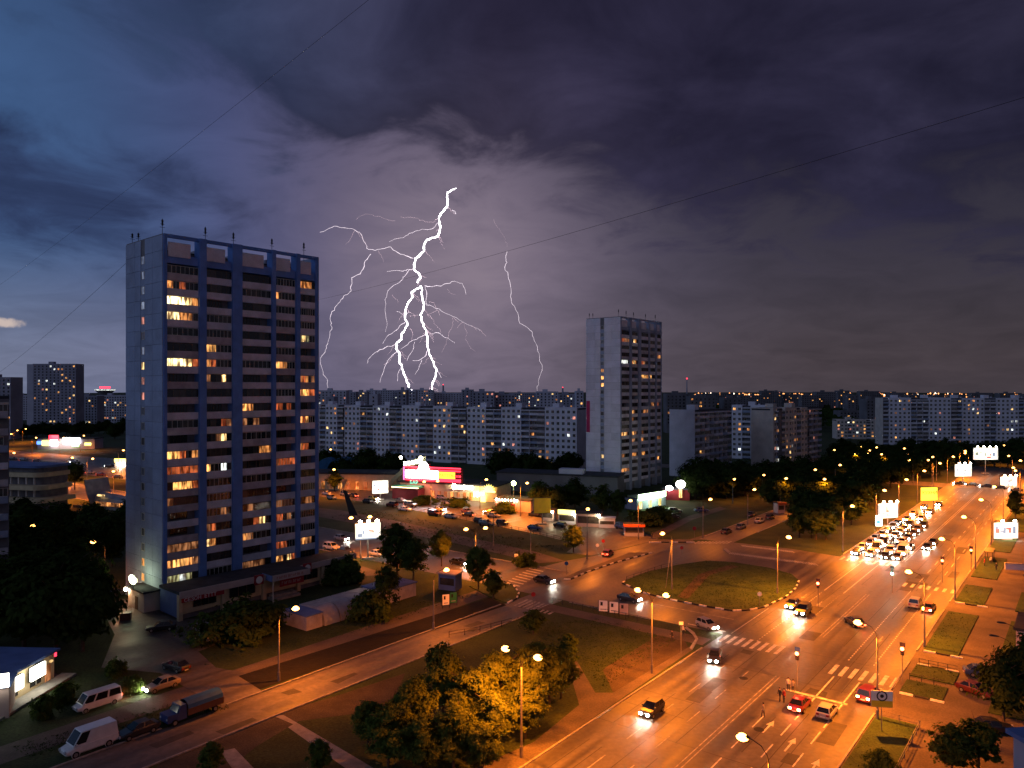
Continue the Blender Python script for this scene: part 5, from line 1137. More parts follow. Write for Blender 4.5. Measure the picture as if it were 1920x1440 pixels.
for i, (px, py, m) in enumerate(((1131, 1152, 'white_sign'), (1151, 1155, 'white_sign'), (1170, 1158, 'fascia'))): poster_stand(px, py, ('leftmost', 'middle', 'rightmost')[i] + ' poster stand of three beside the cross street', m, R(-14), 1.55)
poster_stand(836, 1140, 'pale poster stand on the service road footway', 'white_sign', R(20), 1.3); poster_stand(850, 1136, 'dark green poster stand next to the pale one', 'green_roof', R(20), 1.3)
st = thing('leaning_stele', 'dark leaning wedge-shaped stele on the lawn by the parking lot', 'stele', (*G(664, 966), 0), R(-10)); q = MB(); q.prism([(-1.5, 0), (1.2, 0), (.2, .9)], 0, 7.5); me = q.mesh('stele', M['dark_metal'])
for v in me.vertices:
    if v.co.z > 3: v.co.x = v.co.x * .35 - 3.0; v.co.y *= .5
put('body', me, st)
# railings
def railing(pts, label, step=2.2, h=1.0, name='railing', m='dark_metal'):
    P_ = [Vector(p) for p in pts]; t = thing(name, label, 'railing', (P_[0].x, P_[0].y, 0)); pm_ = MB().box(-.035, .035, -.035, .035, 0, h).mesh('post', M[m])
    for a, b_ in zip(P_, P_[1:]):
        d = b_ - a; n = max(1, round(d.length / step)); ang_ = math.atan2(d.y, d.x)
        for k in range(n): p = a + d * (k / n) - P_[0]; put('post', pm_, t, (p.x, p.y, 0), ang_)
        for z in (h - .08, h * .5): MB().box(0, d.length, -.025, .025, z, z + .05).build('rail', M[m], t, (a.x - P_[0].x, a.y - P_[0].y, 0), ang_)
railing([ST(109.4, -76), ST(109.4, -57)], 'dark railing along the near side of the cross street'); railing([ST(62, -15.4), ST(94.5, -15.4), ST(94.5, -19.6)], 'railing round the near lawn on the right', m='pole'); railing(pxs((842, 1196), (900, 1186), (960, 1170)), 'low railing behind the leafy clump', 2.6)
railing(pxs((690, 944), (830, 968), (1000, 1002), (1080, 1022)), 'long dark fence between the lawn and the parking lot', 2.8, 1.2, 'fence'); railing([ST(116, -19), ST(116, -14.4)], 'short railing round the upper small lawn by the crosswalk', 1.3); railing([ST(109.2, -19), ST(109.2, -14.8)], 'short railing round the lower small lawn by the crosswalk', 1.3); railing(pxs((1175, 1090), (1240, 1068), (1270, 1061)), 'thin railing on the left edge of the lawn island', 2.4)
brace = tag(MB().tube([(*G(1248, 1104), 0), (*G(1259, 1104), 8.5)], .05, 5).build('pole_brace', M['pole']), 'slanting brace pole leaning on the lamp in the lawn island', 'brace')
# ------------------------------------------------------------------ trees
def leafmat(name, col, col2, transl=.35):
    m = bpy.data.materials.new(name); m.use_nodes = True; nt = m.node_tree; nt.nodes.clear()
    out = nt.nodes.new('ShaderNodeOutputMaterial'); df = nt.nodes.new('ShaderNodeBsdfDiffuse'); tr = nt.nodes.new('ShaderNodeBsdfTranslucent'); mx = nt.nodes.new('ShaderNodeMixShader'); mx.inputs[0].default_value = transl
    geo = nt.nodes.new('ShaderNodeNewGeometry'); tn = nt.nodes.new('ShaderNodeTexNoise'); tn.inputs['Scale'].default_value = 1.3; tn.inputs['Detail'].default_value = 3
    rp = nt.nodes.new('ShaderNodeValToRGB'); rp.color_ramp.elements[0].color = (*col, 1); rp.color_ramp.elements[1].color = (*col2, 1); rp.color_ramp.elements[0].position = .3; rp.color_ramp.elements[1].position = .7
    nt.links.new(geo.outputs['Position'], tn.inputs['Vector']); nt.links.new(tn.outputs[0], rp.inputs[0])
    for b in (df, tr): nt.links.new(rp.outputs[0], b.inputs['Color'])
    nt.links.new(df.outputs[0], mx.inputs[1]); nt.links.new(tr.outputs[0], mx.inputs[2]); nt.links.new(mx.outputs[0], out.inputs[0]); return m
M['leaf'] = leafmat('green_leaves', (.035, .06, .013), (.075, .11, .026)); M['leaf_dark'] = leafmat('dark_leaves', (.02, .036, .01), (.045, .07, .018)); M['leaf_pale'] = leafmat('pale_leaves', (.070, .100, .018), (.13, .165, .035))
M['bark'] = mat('bark', (.06, .045, .032), .95, var=.3, scale=3)
def crown(seed, rx, rz, nc, nl, ls, m, sig=.42, pointy=0.0):
    r = random.Random(seed); q = MB(); cs = []
    for _ in range(nc):
        while True:
            a, b_, c_ = r.uniform(-1, 1), r.uniform(-1, 1), r.uniform(-1, 1); L = math.sqrt(a * a + b_ * b_ + c_ * c_)
            if .05 < L < 1: break
        f = (.45 + .55 * r.random() ** .6) / L * (L ** .4) * (1 if L < 1 else 1)
        lump = 1 + .30 * math.sin(3 * math.atan2(b_, a) + seed + 2 * c_) + .18 * math.sin(6 * c_ + seed * 2) + r.uniform(-.12, .25)
        k = 1 - pointy * max(0, c_)
        cs.append((a * f * rx * lump * k, b_ * f * rx * lump * k, c_ * f * rz, r.uniform(.6, 1.3)))
    for cx, cy_, cz, sc in cs:
        for _ in range(nl):
            x_, y_, z_ = cx + r.gauss(0, sig * sc), cy_ + r.gauss(0, sig * sc), cz + r.gauss(0, sig * sc * .75)
            n = Vector((x_ * .5 + r.uniform(-1, 1), y_ * .5 + r.uniform(-1, 1), abs(z_) * .3 + r.uniform(-.2, 1.4))).normalized(); t = n.cross(Vector((r.uniform(-1, 1), r.uniform(-1, 1), r.uniform(-1, 1)))).normalized(); u = n.cross(t)
            s_ = ls * r.uniform(.65, 1.35); c = Vector((x_, y_, z_)); a_ = t * s_ * .62; b2 = u * s_
            q.v += [tuple(c - b2), tuple(c + a_ * .9 - b2 * .1), tuple(c + b2), tuple(c - a_ * .9 + b2 * .1)]; i = len(q.v) - 4; q.f.append((i, i + 1, i + 2, i + 3)); q.m.append(0)
    return q.mesh('crown', m)
def trunk(seed, h, rz, r0=.22):
    r = random.Random(seed); q = MB(); top = h - rz * .6
    q.tube([(0, 0, -.1), (.05, .03, top * .5), (.1, -.05, top)], [r0, r0 * .8, r0 * .5], 7)
    for k in range(6):
        a = k * 1.05 + r.random(); z = top * r.uniform(.55, .95); L = rz * r.uniform(.5, .85)
        q.tube([(.05, 0, z), (math.cos(a) * L * .5, math.sin(a) * L * .5, z + L * .45), (math.cos(a) * L, math.sin(a) * L, z + L * .8)], [r0 * .4, r0 * .25, .03], 5)
    return q.mesh('trunk', M['bark'])
PROTO = {}
for k in range(4): PROTO['near%d' % k] = (crown(100 + k, 2.5, 3.4, 110, 105, .18, M['leaf_pale'], .30, .35), trunk(k, 8, 3.1, .16), 8.0, 3.1)
for k in range(3): PROTO['mid%d' % k] = (crown(200 + k, 3.1, 4.1, 100, 44, .34, M['leaf'], .42, .2), trunk(10 + k, 10, 4.0), 10.0, 4.0)
for k in range(3): PROTO['dark%d' % k] = (crown(300 + k, 4.2, 5.0, 120, 34, .45, M['leaf_dark'], .62, .25), trunk(20 + k, 12, 5.0, .25), 12.0, 5.0)
for k in range(2): PROTO['poplar%d' % k] = (crown(400 + k, 2.4, 6.0, 110, 30, .42, M['leaf_dark'], .5, .5), trunk(30 + k, 13, 6.0, .25), 13.0, 6.0)
for k in range(2): PROTO['bush%d' % k] = (crown(500 + k, 2.6, 1.9, 80, 50, .24, M['leaf'], .30), None, 3.4, 1.9)
TREES = []
rt = random.Random(42)
def tree(kind, base, h, label, group=None, wide=1.0):
    cr, tk, ph, rz = PROTO[kind]; k = h / ph
    nm = 'bush' if kind.startswith('bush') else 'tree'
    t = thing(nm, label, nm, (*base, 0), rt.uniform(0, 6.28), group); t.scale = (k * wide, k * wide, k)
    put('crown', cr, t, (0, 0, ph - rz * 1.05))
    if tk: put('trunk', tk, t)
    else: put('stem', STEM, t)
    return t
STEM = MB().tube([(0, 0, 0), (.1, 0, 1.2)], [.12, .05], 5).tube([(0, 0, .2), (-.5, .4, 1.3)], [.07, .03], 5).tube([(0, 0, .2), (.4, -.5, 1.3)], [.07, .03], 5).mesh('stem', M['bark'])
def ordered(items, label, group):
    """items: (kind, px, py, h, wide) sorted left to right; label gets the ordinal"""
    for i, (kind, px, py, h, w) in enumerate(sorted(items, key=lambda q: q[1])): tree(kind, G(px, py), h, nth(i + 1) + ' from left, ' + label, group, w)
NEARC = [('near0', 728, 1440, 6.6, 1.15), ('near1', 775, 1395, 7.2, 1.1), ('near2', 830, 1345, 8.6, .85), ('near3', 850, 1440, 6.4, 1.2), ('near0', 880, 1375, 7.4, 1.1), ('near1', 925, 1410, 6.4, 1.1), ('near2', 938, 1352, 8.2, 1.0), ('near3', 992, 1345, 8.4, 1.0), ('near0', 985, 1385, 5.6, 1.1), ('near1', 1030, 1330, 7.8, .95), ('near2', 1052, 1310, 6.0, .95), ('near3', 790, 1450, 5.8, 1.2), ('near1', 690, 1400, 5.0, 1.1), ('near2', 1010, 1300, 6.6, 1.0), ('near0', 905, 1450, 5.2, 1.1)]
ordered(NEARC, 'tree in the lamp-lit leafy clump at bottom centre', 'leafy clump by the avenue')
LEFTD = [('dark0', -10, 1210, 14, 1), ('dark1', 45, 1225, 14, 1.1), ('dark2', 105, 1222, 15, 1), ('dark0', 155, 1222, 13.5, .95), ('dark1', 70, 1160, 14, 1), ('dark2', 135, 1150, 13, 1), ('dark1', 20, 1110, 14, 1), ('dark0', 80, 1095, 13, 1), ('dark2', 140, 1085, 12, 1), ('dark0', 210, 1062, 12, 1), ('dark1', 180, 1050, 12, 1), ('dark2', 60, 1045, 13, 1), ('dark0', 110, 1032, 12, 1), ('mid1', 175, 1170, 9, 1), ('dark1', 240, 1020, 11, 1), ('dark2', 40, 1010, 11, 1.1), ('dark0', 170, 1010, 10, 1.1)]
ordered(LEFTD, 'dark tree massed left of the near tower', 'dark trees left of the near tower')
for kind, px, py, h, w, lab in (('mid0', 745, 1078, 10.5, 1.05, 'big dark tree at the cross street behind the billboard'), ('mid1', 775, 1092, 9, 1.0, 'dark round tree right of the big one by the steel booth'), ('near1', 828, 1062, 8.0, .9, 'golden lit tree left of the twin lamp on the cross street'), ('near0', 897, 1106, 8.6, .9, 'golden topped tree with dark trunk below the twin lamp'), ('mid2', 925, 1124, 5.5, 1.0, 'dark low tree on the planted junction corner'), ('bush0', 695, 1160, 5.0, 1.0, 'round bush right of the vaulted garages'), ('near3', 1075, 1036, 6.6, 1.15, 'broad golden bush-like tree in front of the kiosks'), ('mid0', 725, 1130, 6.5, 1.0, 'dark tree between the round bush and the steel booth'), ('bush1', 645, 1092, 5.2, 1.0, 'dark bush at the end of the shop wing'), ('bush0', 425, 1200, 4.8, 1.3, 'left dark bush in front of the shop wing'), ('bush1', 462, 1190, 5.2, 1.3, 'right dark bush in front of the shop wing'), ('bush1', 985, 1062, 3.0, 1, 'small bush on the cross street verge'), ('mid1', 140, 918, 11, 1.0, 'dark tree standing before the orange boulevard at the left'), ('mid2', 627, 922, 8.5, 1, 'dark tree at the parking lot left end'), ('poplar1', 1904, 972, 9, 1.1, 'dark tree at the right edge above the white billboard'),
    ('dark0', 1882, 1352, 8.0, .9, 'big dark tree at the right edge over the yard'), ('dark1', 1925, 1310, 8.0, .9, 'dark tree cut off by the right edge'), ('mid0', 1785, 1450, 4.8, 1.2, 'left dark tree at the lower right corner'), ('mid1', 1835, 1440, 5.0, 1.2, 'right dark tree beside the blue tin roof'), ('bush0', 1652, 1440, 1.9, 1.0, 'bush in the near right lawn'), ('mid2', 1130, 966, 9.5, 1.0, 'tree before the second tower end wall'), ('mid0', 1158, 968, 8.0, 1.0, 'tree at the corner of the second tower'), ('bush1', 1212, 985, 4.6, 1.3, 'green lit bush below the green shop sign'), ('bush0', 1235, 978, 4.6, 1.2, 'second green lit bush below the shop sign'), ('dark0', 1012, 955, 9.5, 1.1, 'first dark tree before the shed right of the market'), ('dark2', 1045, 962, 9.0, 1.1, 'second dark tree before the shed right of the market'), ('dark1', 1078, 958, 10.5, 1.1, 'third dark tree before the shed, near the second tower'), ('bush0', 795, 945, 3.0, 1.8, 'left dark shrub island in the parking lot'), ('bush1', 855, 950, 3.0, 1.8, 'right dark shrub island in the parking lot'), ('bush0', 945, 962, 3.6, 1.4, 'shrub before the market annexe'), ('bush1', 85, 1345, 2.6, .7, 'small shrub beside the pale booth'), ('bush0', 120, 1318, 2.6, .7, 'small shrub left of the parked minibus'), ('near2', 600, 1450, 3.4, 1.0, 'small lit bush at the bottom edge by the concrete path'), ('near3', 395, 1455, 3.4, 1.1, 'small lit bush at the bottom left edge'), ('bush1', 215, 1268, 2.2, .8, 'small shrub in the lawn before the yard'), ('bush0', 250, 1300, 2.4, .7, 'small shrub beside the car with the headlight'), ('mid0', 1065, 1252, 4.6, 1.0, 'low tree at the right edge of the leafy clump by the path'), ('mid2', 1000, 1190, 4.0, 1.4, 'dim shrubby tree behind the leafy clump')):
    tree(kind, G(px, py), h, lab, 'single trees and bushes', w)
SLABT = [(('dark%d' % (i % 3)), px, 898 + rt.uniform(-8, 8), rt.uniform(9, 13), rt.uniform(.9, 1.15)) for i, px in enumerate(list(range(608, 760, 17)) + list(range(935, 1095, 16)))]
ordered(SLABT, 'dark tree at the foot of the long slab', 'trees before the long slab')
SIDE = []
for row, (y0, y1, x0, x1, n) in enumerate(((1014, 1006, 1490, 1560, 4), (985, 975, 1500, 1600, 6), (955, 945, 1450, 1640, 10), (938, 930, 1285, 1400, 8), (925, 915, 1300, 1500, 12), (918, 908, 1500, 1690, 12), (900, 890, 1560, 1770, 13))):
    for k in range(n):
        f = (k + rt.uniform(-.3, .3) + .5) / n; px, py = x0 + (x1 - x0) * f, y0 + (y1 - y0) * rt.random()
        s_, t_ = toST(*G(px, py))
        if -82 < t_ < -67 and s_ > 170: px -= 14
        SIDE.append(('dark%d' % (k % 3) if row else 'mid%d' % (k % 3), px, py, rt.uniform(9.5, 13) * (.85 if row < 2 else 1), rt.uniform(1.0, 1.3)))
ordered(SIDE, 'dark tree between second tower and avenue', 'dark trees left of the avenue')
FARR = [('dark%d' % (i % 3), px, rt.uniform(858, 878), rt.uniform(9, 13), rt.uniform(1, 1.4)) for i, px in enumerate(range(1565, 1960, 13))]
ordered(FARR, 'dark tree before the right-hand slab', 'dark trees before the right-hand slab')
FARL = [('dark%d' % (i % 3), px, rt.uniform(812, 824), rt.uniform(10, 14), rt.uniform(1.1, 1.5)) for i, px in enumerate(range(-10, 245, 15))]
ordered(FARL, 'dark tree at the foot of the far left blocks', 'dark trees before the far left blocks')
# far-off wood on the right horizon: one dark mass
fw = MB(); rw = random.Random(6)
for k in range(420):
    px = rw.uniform(1250, 1960); d = rw.uniform(640, 1150); x_ = atx(px, d); h = rw.uniform(8, 15); r = rw.uniform(5, 9)
    i = len(fw.v)
    for a in range(4):
        for b_ in range(7):
            ph = .25 + a * .42; th = math.tau * b_ / 7; jj = rw.uniform(.75, 1.25)
            fw.v.append((x_ + r * jj * math.sin(ph) * math.cos(th), d + r * jj * math.sin(ph) * math.sin(th), h * (.45 + .55 * math.cos(ph) * jj)))
    for a in range(3):
        for b_ in range(7): fw.f.append((i + a * 7 + b_, i + (a + 1) * 7 + b_, i + (a + 1) * 7 + (b_ + 1) % 7, i + a * 7 + (b_ + 1) % 7)); fw.m.append(0)
    fw.f.append(tuple(i + b_ for b_ in range(7))); fw.m.append(0)
tag(fw.build('distant_wood', M['leaf_dark']), 'dark far-off wood along the right horizon', 'wood', kind='stuff')

# grass tufts roughening the lawns and their edges: nobody could count them
tf = MB(); rg = random.Random(17)
def tuft(x_, y_, z_, k):
    for _ in range(3):
        a = rg.uniform(0, math.tau); w = .10 * k; h = rg.uniform(.12, .34) * k; lx, ly = rg.gauss(0, .14) * k, rg.gauss(0, .14) * k
        i = len(tf.v); tf.v += [(x_ - w * math.cos(a) + lx, y_ - w * math.sin(a) + ly, z_), (x_ + w * math.cos(a) + lx, y_ + w * math.sin(a) + ly, z_), (x_ + lx * 2, y_ + ly * 2, z_ + h)]; tf.f.append((i, i + 1, i + 2)); tf.m.append(rg.random() < .3)
def fill(pts, n, z_=0.0, k=1.0):
    x0, x1 = min(p[0] for p in pts), max(p[0] for p in pts); y0, y1 = min(p[1] for p in pts), max(p[1] for p in pts); c = 0
    while c < n:
        x_, y_ = rg.uniform(x0, x1), rg.uniform(y0, y1); ins = False; j = len(pts) - 1
        for i in range(len(pts)):
            if (pts[i][1] > y_) != (pts[j][1] > y_) and x_ < (pts[j][0] - pts[i][0]) * (y_ - pts[i][1]) / (pts[j][1] - pts[i][1]) + pts[i][0]: ins = not ins
            j = i
        c += 1
        if ins: tuft(x_, y_, z_, k)
for s0, s1, t0, t1 in ((122.8, 147, -19.6, -15.2), (122.8, 147, -10.6, 6), (154, 169, -19.6, -15.2), (111, 116, -19.3, -14.2), (104.3, 109.2, -19.3, -14.6), (40, 95, -20.0, -15.6)): fill(rect(s0, s1, t0, t1), int((s1 - s0) * 22), .14, .45)
fill(isl, 5000, .16, .5); fill(pxs((960, 1172), (1120, 1160), (1270, 1200), (1130, 1290), (1075, 1225)), 3600, 0, .55); fill(pxs((380, 1250), (690, 1180), (900, 1115), (700, 1140), (560, 1200), (400, 1225)), 4000, 0, .6)
fill(pxs((20, 1400), (400, 1300), (430, 1330), (60, 1420)), 2500, 0, .6); fill(pxs((620, 970), (980, 1050), (1060, 1030), (960, 1004), (690, 955)), 2600, 0, .9)
tag(tf.build('grass_tufts', [M['lawn'], M['grass']]), 'rough grass tufts over the lawns and verges', 'grass', kind='stuff')
# ------------------------------------------------------------------ vehicles
PAINT = {'dark': (.02, .02, .024), 'black': (.01, .01, .011), 'red': (.13, .01, .008), 'maroon': (.09, .012, .012), 'white': (.74, .73, .72), 'silver': (.30, .30, .31), 'grey': (.12, .12, .125), 'blue': (.03, .06, .19), 'green': (.02, .07, .04), 'yellow': (.45, .30, .06), 'beige': (.34, .28, .19)}
for k, c in PAINT.items(): M['paint_' + k] = mat(k + '_car_paint', c, .32, var=.08, scale=1.5, spec=.5, coat=.5, metal=.15)
M['tyre'] = mat('tyre_rubber', (.012, .012, .012), .9, var=.2); M['rim'] = mat('wheel_rim', (.28, .28, .28), .4, metal=.7, var=.1); M['car_glass'] = glassm('car_glass', (.008, .009, .011)); M['plate'] = mat('number_plate', (.55, .54, .5), .5, var=.05)
M['head_on'] = emis('headlight_on', (1.0, .93, .78), 220); M['head_off'] = mat('headlight_off', (.35, .36, .38), .15, var=.1); M['tail_on'] = emis('tail_light_on', (1.0, .10, .04), 9); M['tail_off'] = mat('tail_light_off', (.16, .008, .008), .3, var=.1); M['brake'] = emis('brake_light', (1.0, .42, .14), 40); M['blink'] = emis('indicator_light', (1.0, .62, .05), 30)
#                stations (x, z_low, z_top, half width)                                                                   cabin: x rear base, rear roof, front roof, front base, base z, roof z, hw base, hw roof ; wheel x
KINDS = {
 'sedan': ([(-2.2, .42, .78, .66), (-2.1, .30, .95, .79), (-1.4, .24, .97, .84), (0, .22, .95, .85), (.9, .24, .93, .84), (1.7, .27, .80, .80), (2.05, .34, .70, .72), (2.15, .42, .60, .62)], (-1.72, -1.12, .12, .98, .93, 1.43, .80, .60), 1.32, .31),
 'hatch': ([(-1.95, .42, .88, .68), (-1.88, .30, .98, .79), (-1.2, .24, .98, .83), (0, .22, .95, .84), (.9, .24, .92, .83), (1.55, .27, .82, .79), (1.88, .34, .70, .70), (1.95, .42, .60, .60)], (-1.86, -1.5, .15, .98, .94, 1.46, .78, .61), 1.2, .31),
 'suv': ([(-2.25, .5, 1.0, .74), (-2.18, .38, 1.12, .86), (-1.3, .32, 1.12, .90), (0, .30, 1.10, .91), (1.0, .32, 1.08, .90), (1.8, .36, .98, .86), (2.15, .44, .85, .78), (2.22, .52, .75, .68)], (-2.15, -1.85, .2, 1.0, 1.09, 1.76, .86, .70), 1.38, .38),
 'van': ([(-2.7, .45, 1.2, .92), (-2.62, .35, 1.25, .97), (-1.5, .30, 1.25, .98), (0, .30, 1.25, .98), (1.2, .32, 1.22, .98), (1.9, .35, 1.08, .95), (2.45, .42, .92, .86), (2.55, .5, .8, .78)], (-2.66, -2.5, 1.0, 1.85, 1.22, 2.45, .95, .84), 1.65, .36),
 'minibus': ([(-3.0, .45, 1.2, .95), (-2.92, .35, 1.25, 1.0), (-1.5, .30, 1.25, 1.0), (0, .30, 1.25, 1.0), (1.6, .32, 1.22, 1.0), (2.3, .35, 1.08, .97), (2.8, .42, .92, .88), (2.9, .5, .8, .8)], (-2.96, -2.8, 1.5, 2.3, 1.22, 2.3, .97, .88), 1.9, .36),
}
CM = {}
def car_meshes(kind):
    if kind in CM: return CM[kind]
    S, (xr, xr2, xf2, xf, zb, zr, hb, hr), wx, wr = KINDS[kind]
    q = MB()
    for x_, z0, z1, hw in S: q.v += [(x_, -hw * .86, z0), (x_, -hw, z0 + .16), (x_, -hw, z1 - .13), (x_, -hw * .86, z1), (x_, hw * .86, z1), (x_, hw, z1 - .13), (x_, hw, z0 + .16), (x_, hw * .86, z0)]
    for k in range(len(S) - 1):
        for j in range(8): q.f.append((k * 8 + j, k * 8 + (j + 1) % 8, (k + 1) * 8 + (j + 1) % 8, (k + 1) * 8 + j)); q.m.append(0)
    q.f.append(tuple(range(7, -1, -1))); q.m.append(0); e = (len(S) - 1) * 8; q.f.append(tuple(e + j for j in range(8))); q.m.append(0)
    i = len(q.v); q.v += [(xr, -hb, zb - .05), (xf, -hb, zb - .05), (xf, hb, zb - .05), (xr, hb, zb - .05), (xr2, -hr, zr), (xf2, -hr, zr), (xf2, hr, zr), (xr2, hr, zr)]
    for f in ((0, 1, 5, 4), (1, 2, 6, 5), (2, 3, 7, 6), (3, 0, 4, 7), (4, 5, 6, 7)): q.f.append(tuple(i + z for z in f)); q.m.append(0)
    for sx_ in (-1, 1):      # wheel arches, mirrors
        for wx_ in (-wx, wx): q.tube([(wx_, sx_ * (hb + .02), wr + .06), (wx_, sx_ * (hb + .07), wr + .06)], wr + .07, 12)
        q.box(xf - .35, xf - .22, sx_ * (hb + .05) - .09, sx_ * (hb + .05) + .09, zb + .05, zb + .2)
    body = q.mesh('body', M['paint_dark'])
    V = lambda a: Vector(a)
    def glass(A, B, C, D, m=.12, off=.012):
        A, B, C, D = map(V, (A, B, C, D)); c = (A + B + C + D) / 4; n = (B - A).cross(D - A).normalized() * off
        return [tuple(p + (c - p) * m + n) for p in (A, B, C, D)]
    g1 = MB().quad(*glass((xf, -hb, zb), (xf, hb, zb), (xf2, hr, zr), (xf2, -hr, zr))).mesh('windscreen', M['car_glass'])
    g2 = MB().quad(*glass((xr, hb, zb), (xr, -hb, zb), (xr2, -hr, zr), (xr2, hr, zr))).mesh('rear_window', M['car_glass'])
    sides = []
    for sy in (-1, 1):
        g = MB(); cuts = (0, .36, .72, 1) if kind in ('van', 'minibus') else (0, .5, 1)
        if kind == 'van': cuts = (.72, 1)
        for a, b_ in zip(cuts, cuts[1:]):
            L0, L1 = (xr + (xf - xr) * a, sy * hb, zb), (xr + (xf - xr) * b_, sy * hb, zb); R0, R1 = (xr2 + (xf2 - xr2) * a, sy * hr, zr), (xr2 + (xf2 - xr2) * b_, sy * hr, zr)
            g.quad(*(glass(L0, L1, R1, R0, .14) if sy < 0 else glass(L1, L0, R0, R1, .14)))
        sides.append(g.mesh('side_window', M['car_glass']))
    wh = MB().tube([(0, -.11, 0), (0, .11, 0)], wr, 14).mesh('wheel', M['tyre']); rim = MB().tube([(0, -.125, 0), (0, .125, 0)], wr * .6, 10).mesh('rim', M['rim'])
    xb, xh = S[0][0], S[-1][0]; zt, zh = S[0][2] - .12, S[-1][2] - .02; hw = S[-1][3]
    hl_ = MB().ball((xh + .0, 0, zh), .12, .23, .17, 8, 6).mesh('headlight', M['head_off']); tl_ = MB().box(xb - .04, xb + .06, -.17, .17, zt - .12, zt + .1).mesh('tail_light', M['tail_off'])
    pl_ = MB().box(xb - .03, xb - .005, -.26, .26, zt - .3, zt - .19).mesh('number_plate', M['plate'])
    CM[kind] = (body, g1, g2, sides, wh, rim, hl_, tl_, pl_, wx, wr, hw, S[0][3], hb, xh, zh); return CM[kind]
CARL = {}
def car(kind, colour, loc, rot, label, group=None, on=None, full=True, power=700, blink=False):
    body, g1, g2, sides, wh, rim, hl_, tl_, pl_, wx, wr, hw, hwr, hb, xh, zh = car_meshes(kind)
    t = thing({'sedan': 'car', 'hatch': 'car', 'suv': 'car', 'van': 'van', 'minibus': 'minibus'}[kind], label, 'car' if kind in ('sedan', 'hatch', 'suv') else kind, (*loc, .02), rot, group)
    paint(put('body', body, t), M['paint_' + colour]); put('windscreen', g1, t); put('rear_window', g2, t)
    for s_ in sides: put('side_window', s_, t)
    for x_ in (-wx, wx):
        for y_ in (-1, 1):
            w = put('wheel', wh, t, (x_, y_ * (hb - .02), wr))
            if full: put('rim', rim, w)
    for y_ in (-1, 1):
        paint(put('headlight', hl_, t, (0, y_ * (hw - .16), 0)), M['head_on'] if on in ('head', 'both') else M['head_off'])
        paint(put('tail_light', tl_, t, (0, y_ * (hwr - .14), 0)), M['brake'] if on == 'brake' else M['tail_on'] if on in ('tail', 'both') else M['tail_off'])
    put('number_plate', pl_, t)
    if blink: MB().ball((xh * -1 - .02, hwr - .1, .9), .08, .16, .12).build('indicator', M['blink'], t)
    if on in ('head', 'both') and power:
        k = ('h', power)
        if k not in CARL:
            l = bpy.data.lights.new('headlight_beam', 'SPOT'); l.energy = power; l.color = (1, .86, .62); l.spot_size = R(54); l.spot_blend = 1.0; l.shadow_soft_size = .12; CARL[k] = l
        o = put('headlight_beam', CARL[k], t, (xh + .3, 0, zh)); o.rotation_euler = (R(90 - 5), 0, R(-90))
    if on in ('tail', 'brake', 'both'):
        k = ('t', on == 'brake')
        if k not in CARL:
            l = bpy.data.lights.new('tail_light_glow', 'POINT'); l.energy = 130 if on == 'brake' else 40; l.color = (1, .08, .03); l.shadow_soft_size = .3; CARL[k] = l
        put('tail_light_glow', CARL[k], t, (-xh - .55, 0, .7))
    if kind == 'minibus': t.scale = (.86, .86, .86)
    return t
AW = RA; TO = RA + math.pi
Q = 'traffic on the avenue'
car('sedan', 'red', G(1500, 1328), AW, 'red car with glowing tail lights waiting at the near stop line', Q, 'brake'); car('hatch', 'silver', G(1551, 1342), AW, 'small pale-roofed car right of the red one at the stop line', Q); car('suv', 'maroon', G(1631, 1312), AW + R(-8), 'dark red car with brake lights beside the near lawn, by the tall lamp', Q, 'brake', blink=True)
car('sedan', 'dark', G(1486, 1139), TO, 'left of two oncoming dark cars with headlights at the lawn island', Q, 'head'); car('suv', 'black', G(1506, 1152), TO, 'right of two oncoming dark cars with headlights at the lawn island', Q, 'head')
car('suv', 'silver', G(1717, 1138), AW, 'silver car stopped in the right lanes beyond the junction', Q); car('sedan', 'maroon', G(1742, 1145), AW, 'car with brake lights and indicator beside the silver car', Q, 'brake', blink=True)
car('sedan', 'dark', G(1602, 1172), R(95), 'car turning across the avenue with tail lights and indicator', Q, 'tail', blink=True)
# cars turning out of the cross street toward the camera
for i, (px, py, rot, col) in enumerate(((1326, 1178, -R(62), 'silver'), (1340, 1238, TO + R(16), 'dark'), (1222, 1338, TO, 'dark'))):
    car('sedan' if i % 2 else 'hatch', col, G(px, py), rot, nth(i + 1) + ' of the headlit cars turning from the cross street down toward the camera', Q, 'head', power=700)
for i, (px, py, col) in enumerate(((640, 1013, 'silver'), (860, 1059, 'dark'), (1020, 1093, 'dark'), (1180, 1127, 'dark'))):
    car('sedan', col, G(px, py), RA - R(90), nth(i + 1) + ' headlit car from the left on the cross street', Q, 'head', power=700)
rc = random.Random(14); n = 0
for r_ in range(8):
    for ln in (-43.2, -40.0, -36.9, -34.4)[:4 if r_ < 3 else 3]:
        n += 1; car(rc.choice(('sedan', 'hatch', 'suv', 'sedan', 'van')), rc.choice(('dark', 'silver', 'white', 'grey', 'blue', 'black')), ST(184.5 + r_ * 6.6 + rc.uniform(-.8, .8), ln + rc.uniform(-.2, .2)), TO, nth(n) + ' nearest headlit car queuing at the far crosswalk of the avenue', 'queue on the avenue', 'head', full=False, power=800 if r_ < 2 else (300 if r_ < 5 else 0))
for i, (s_, t_) in enumerate(((240, -42.5), (244, -39.4), (252, -42.8), (259, -39.6), (268, -42.4), (278, -39.8), (201, -31.2), (208, -31.0))):
    car('sedan', rc.choice(('dark', 'silver', 'white')), ST(s_, t_), TO, nth(i + 1) + ' headlit car rolling up behind the queue on the avenue', 'cars behind the queue', 'head', full=False, power=700)
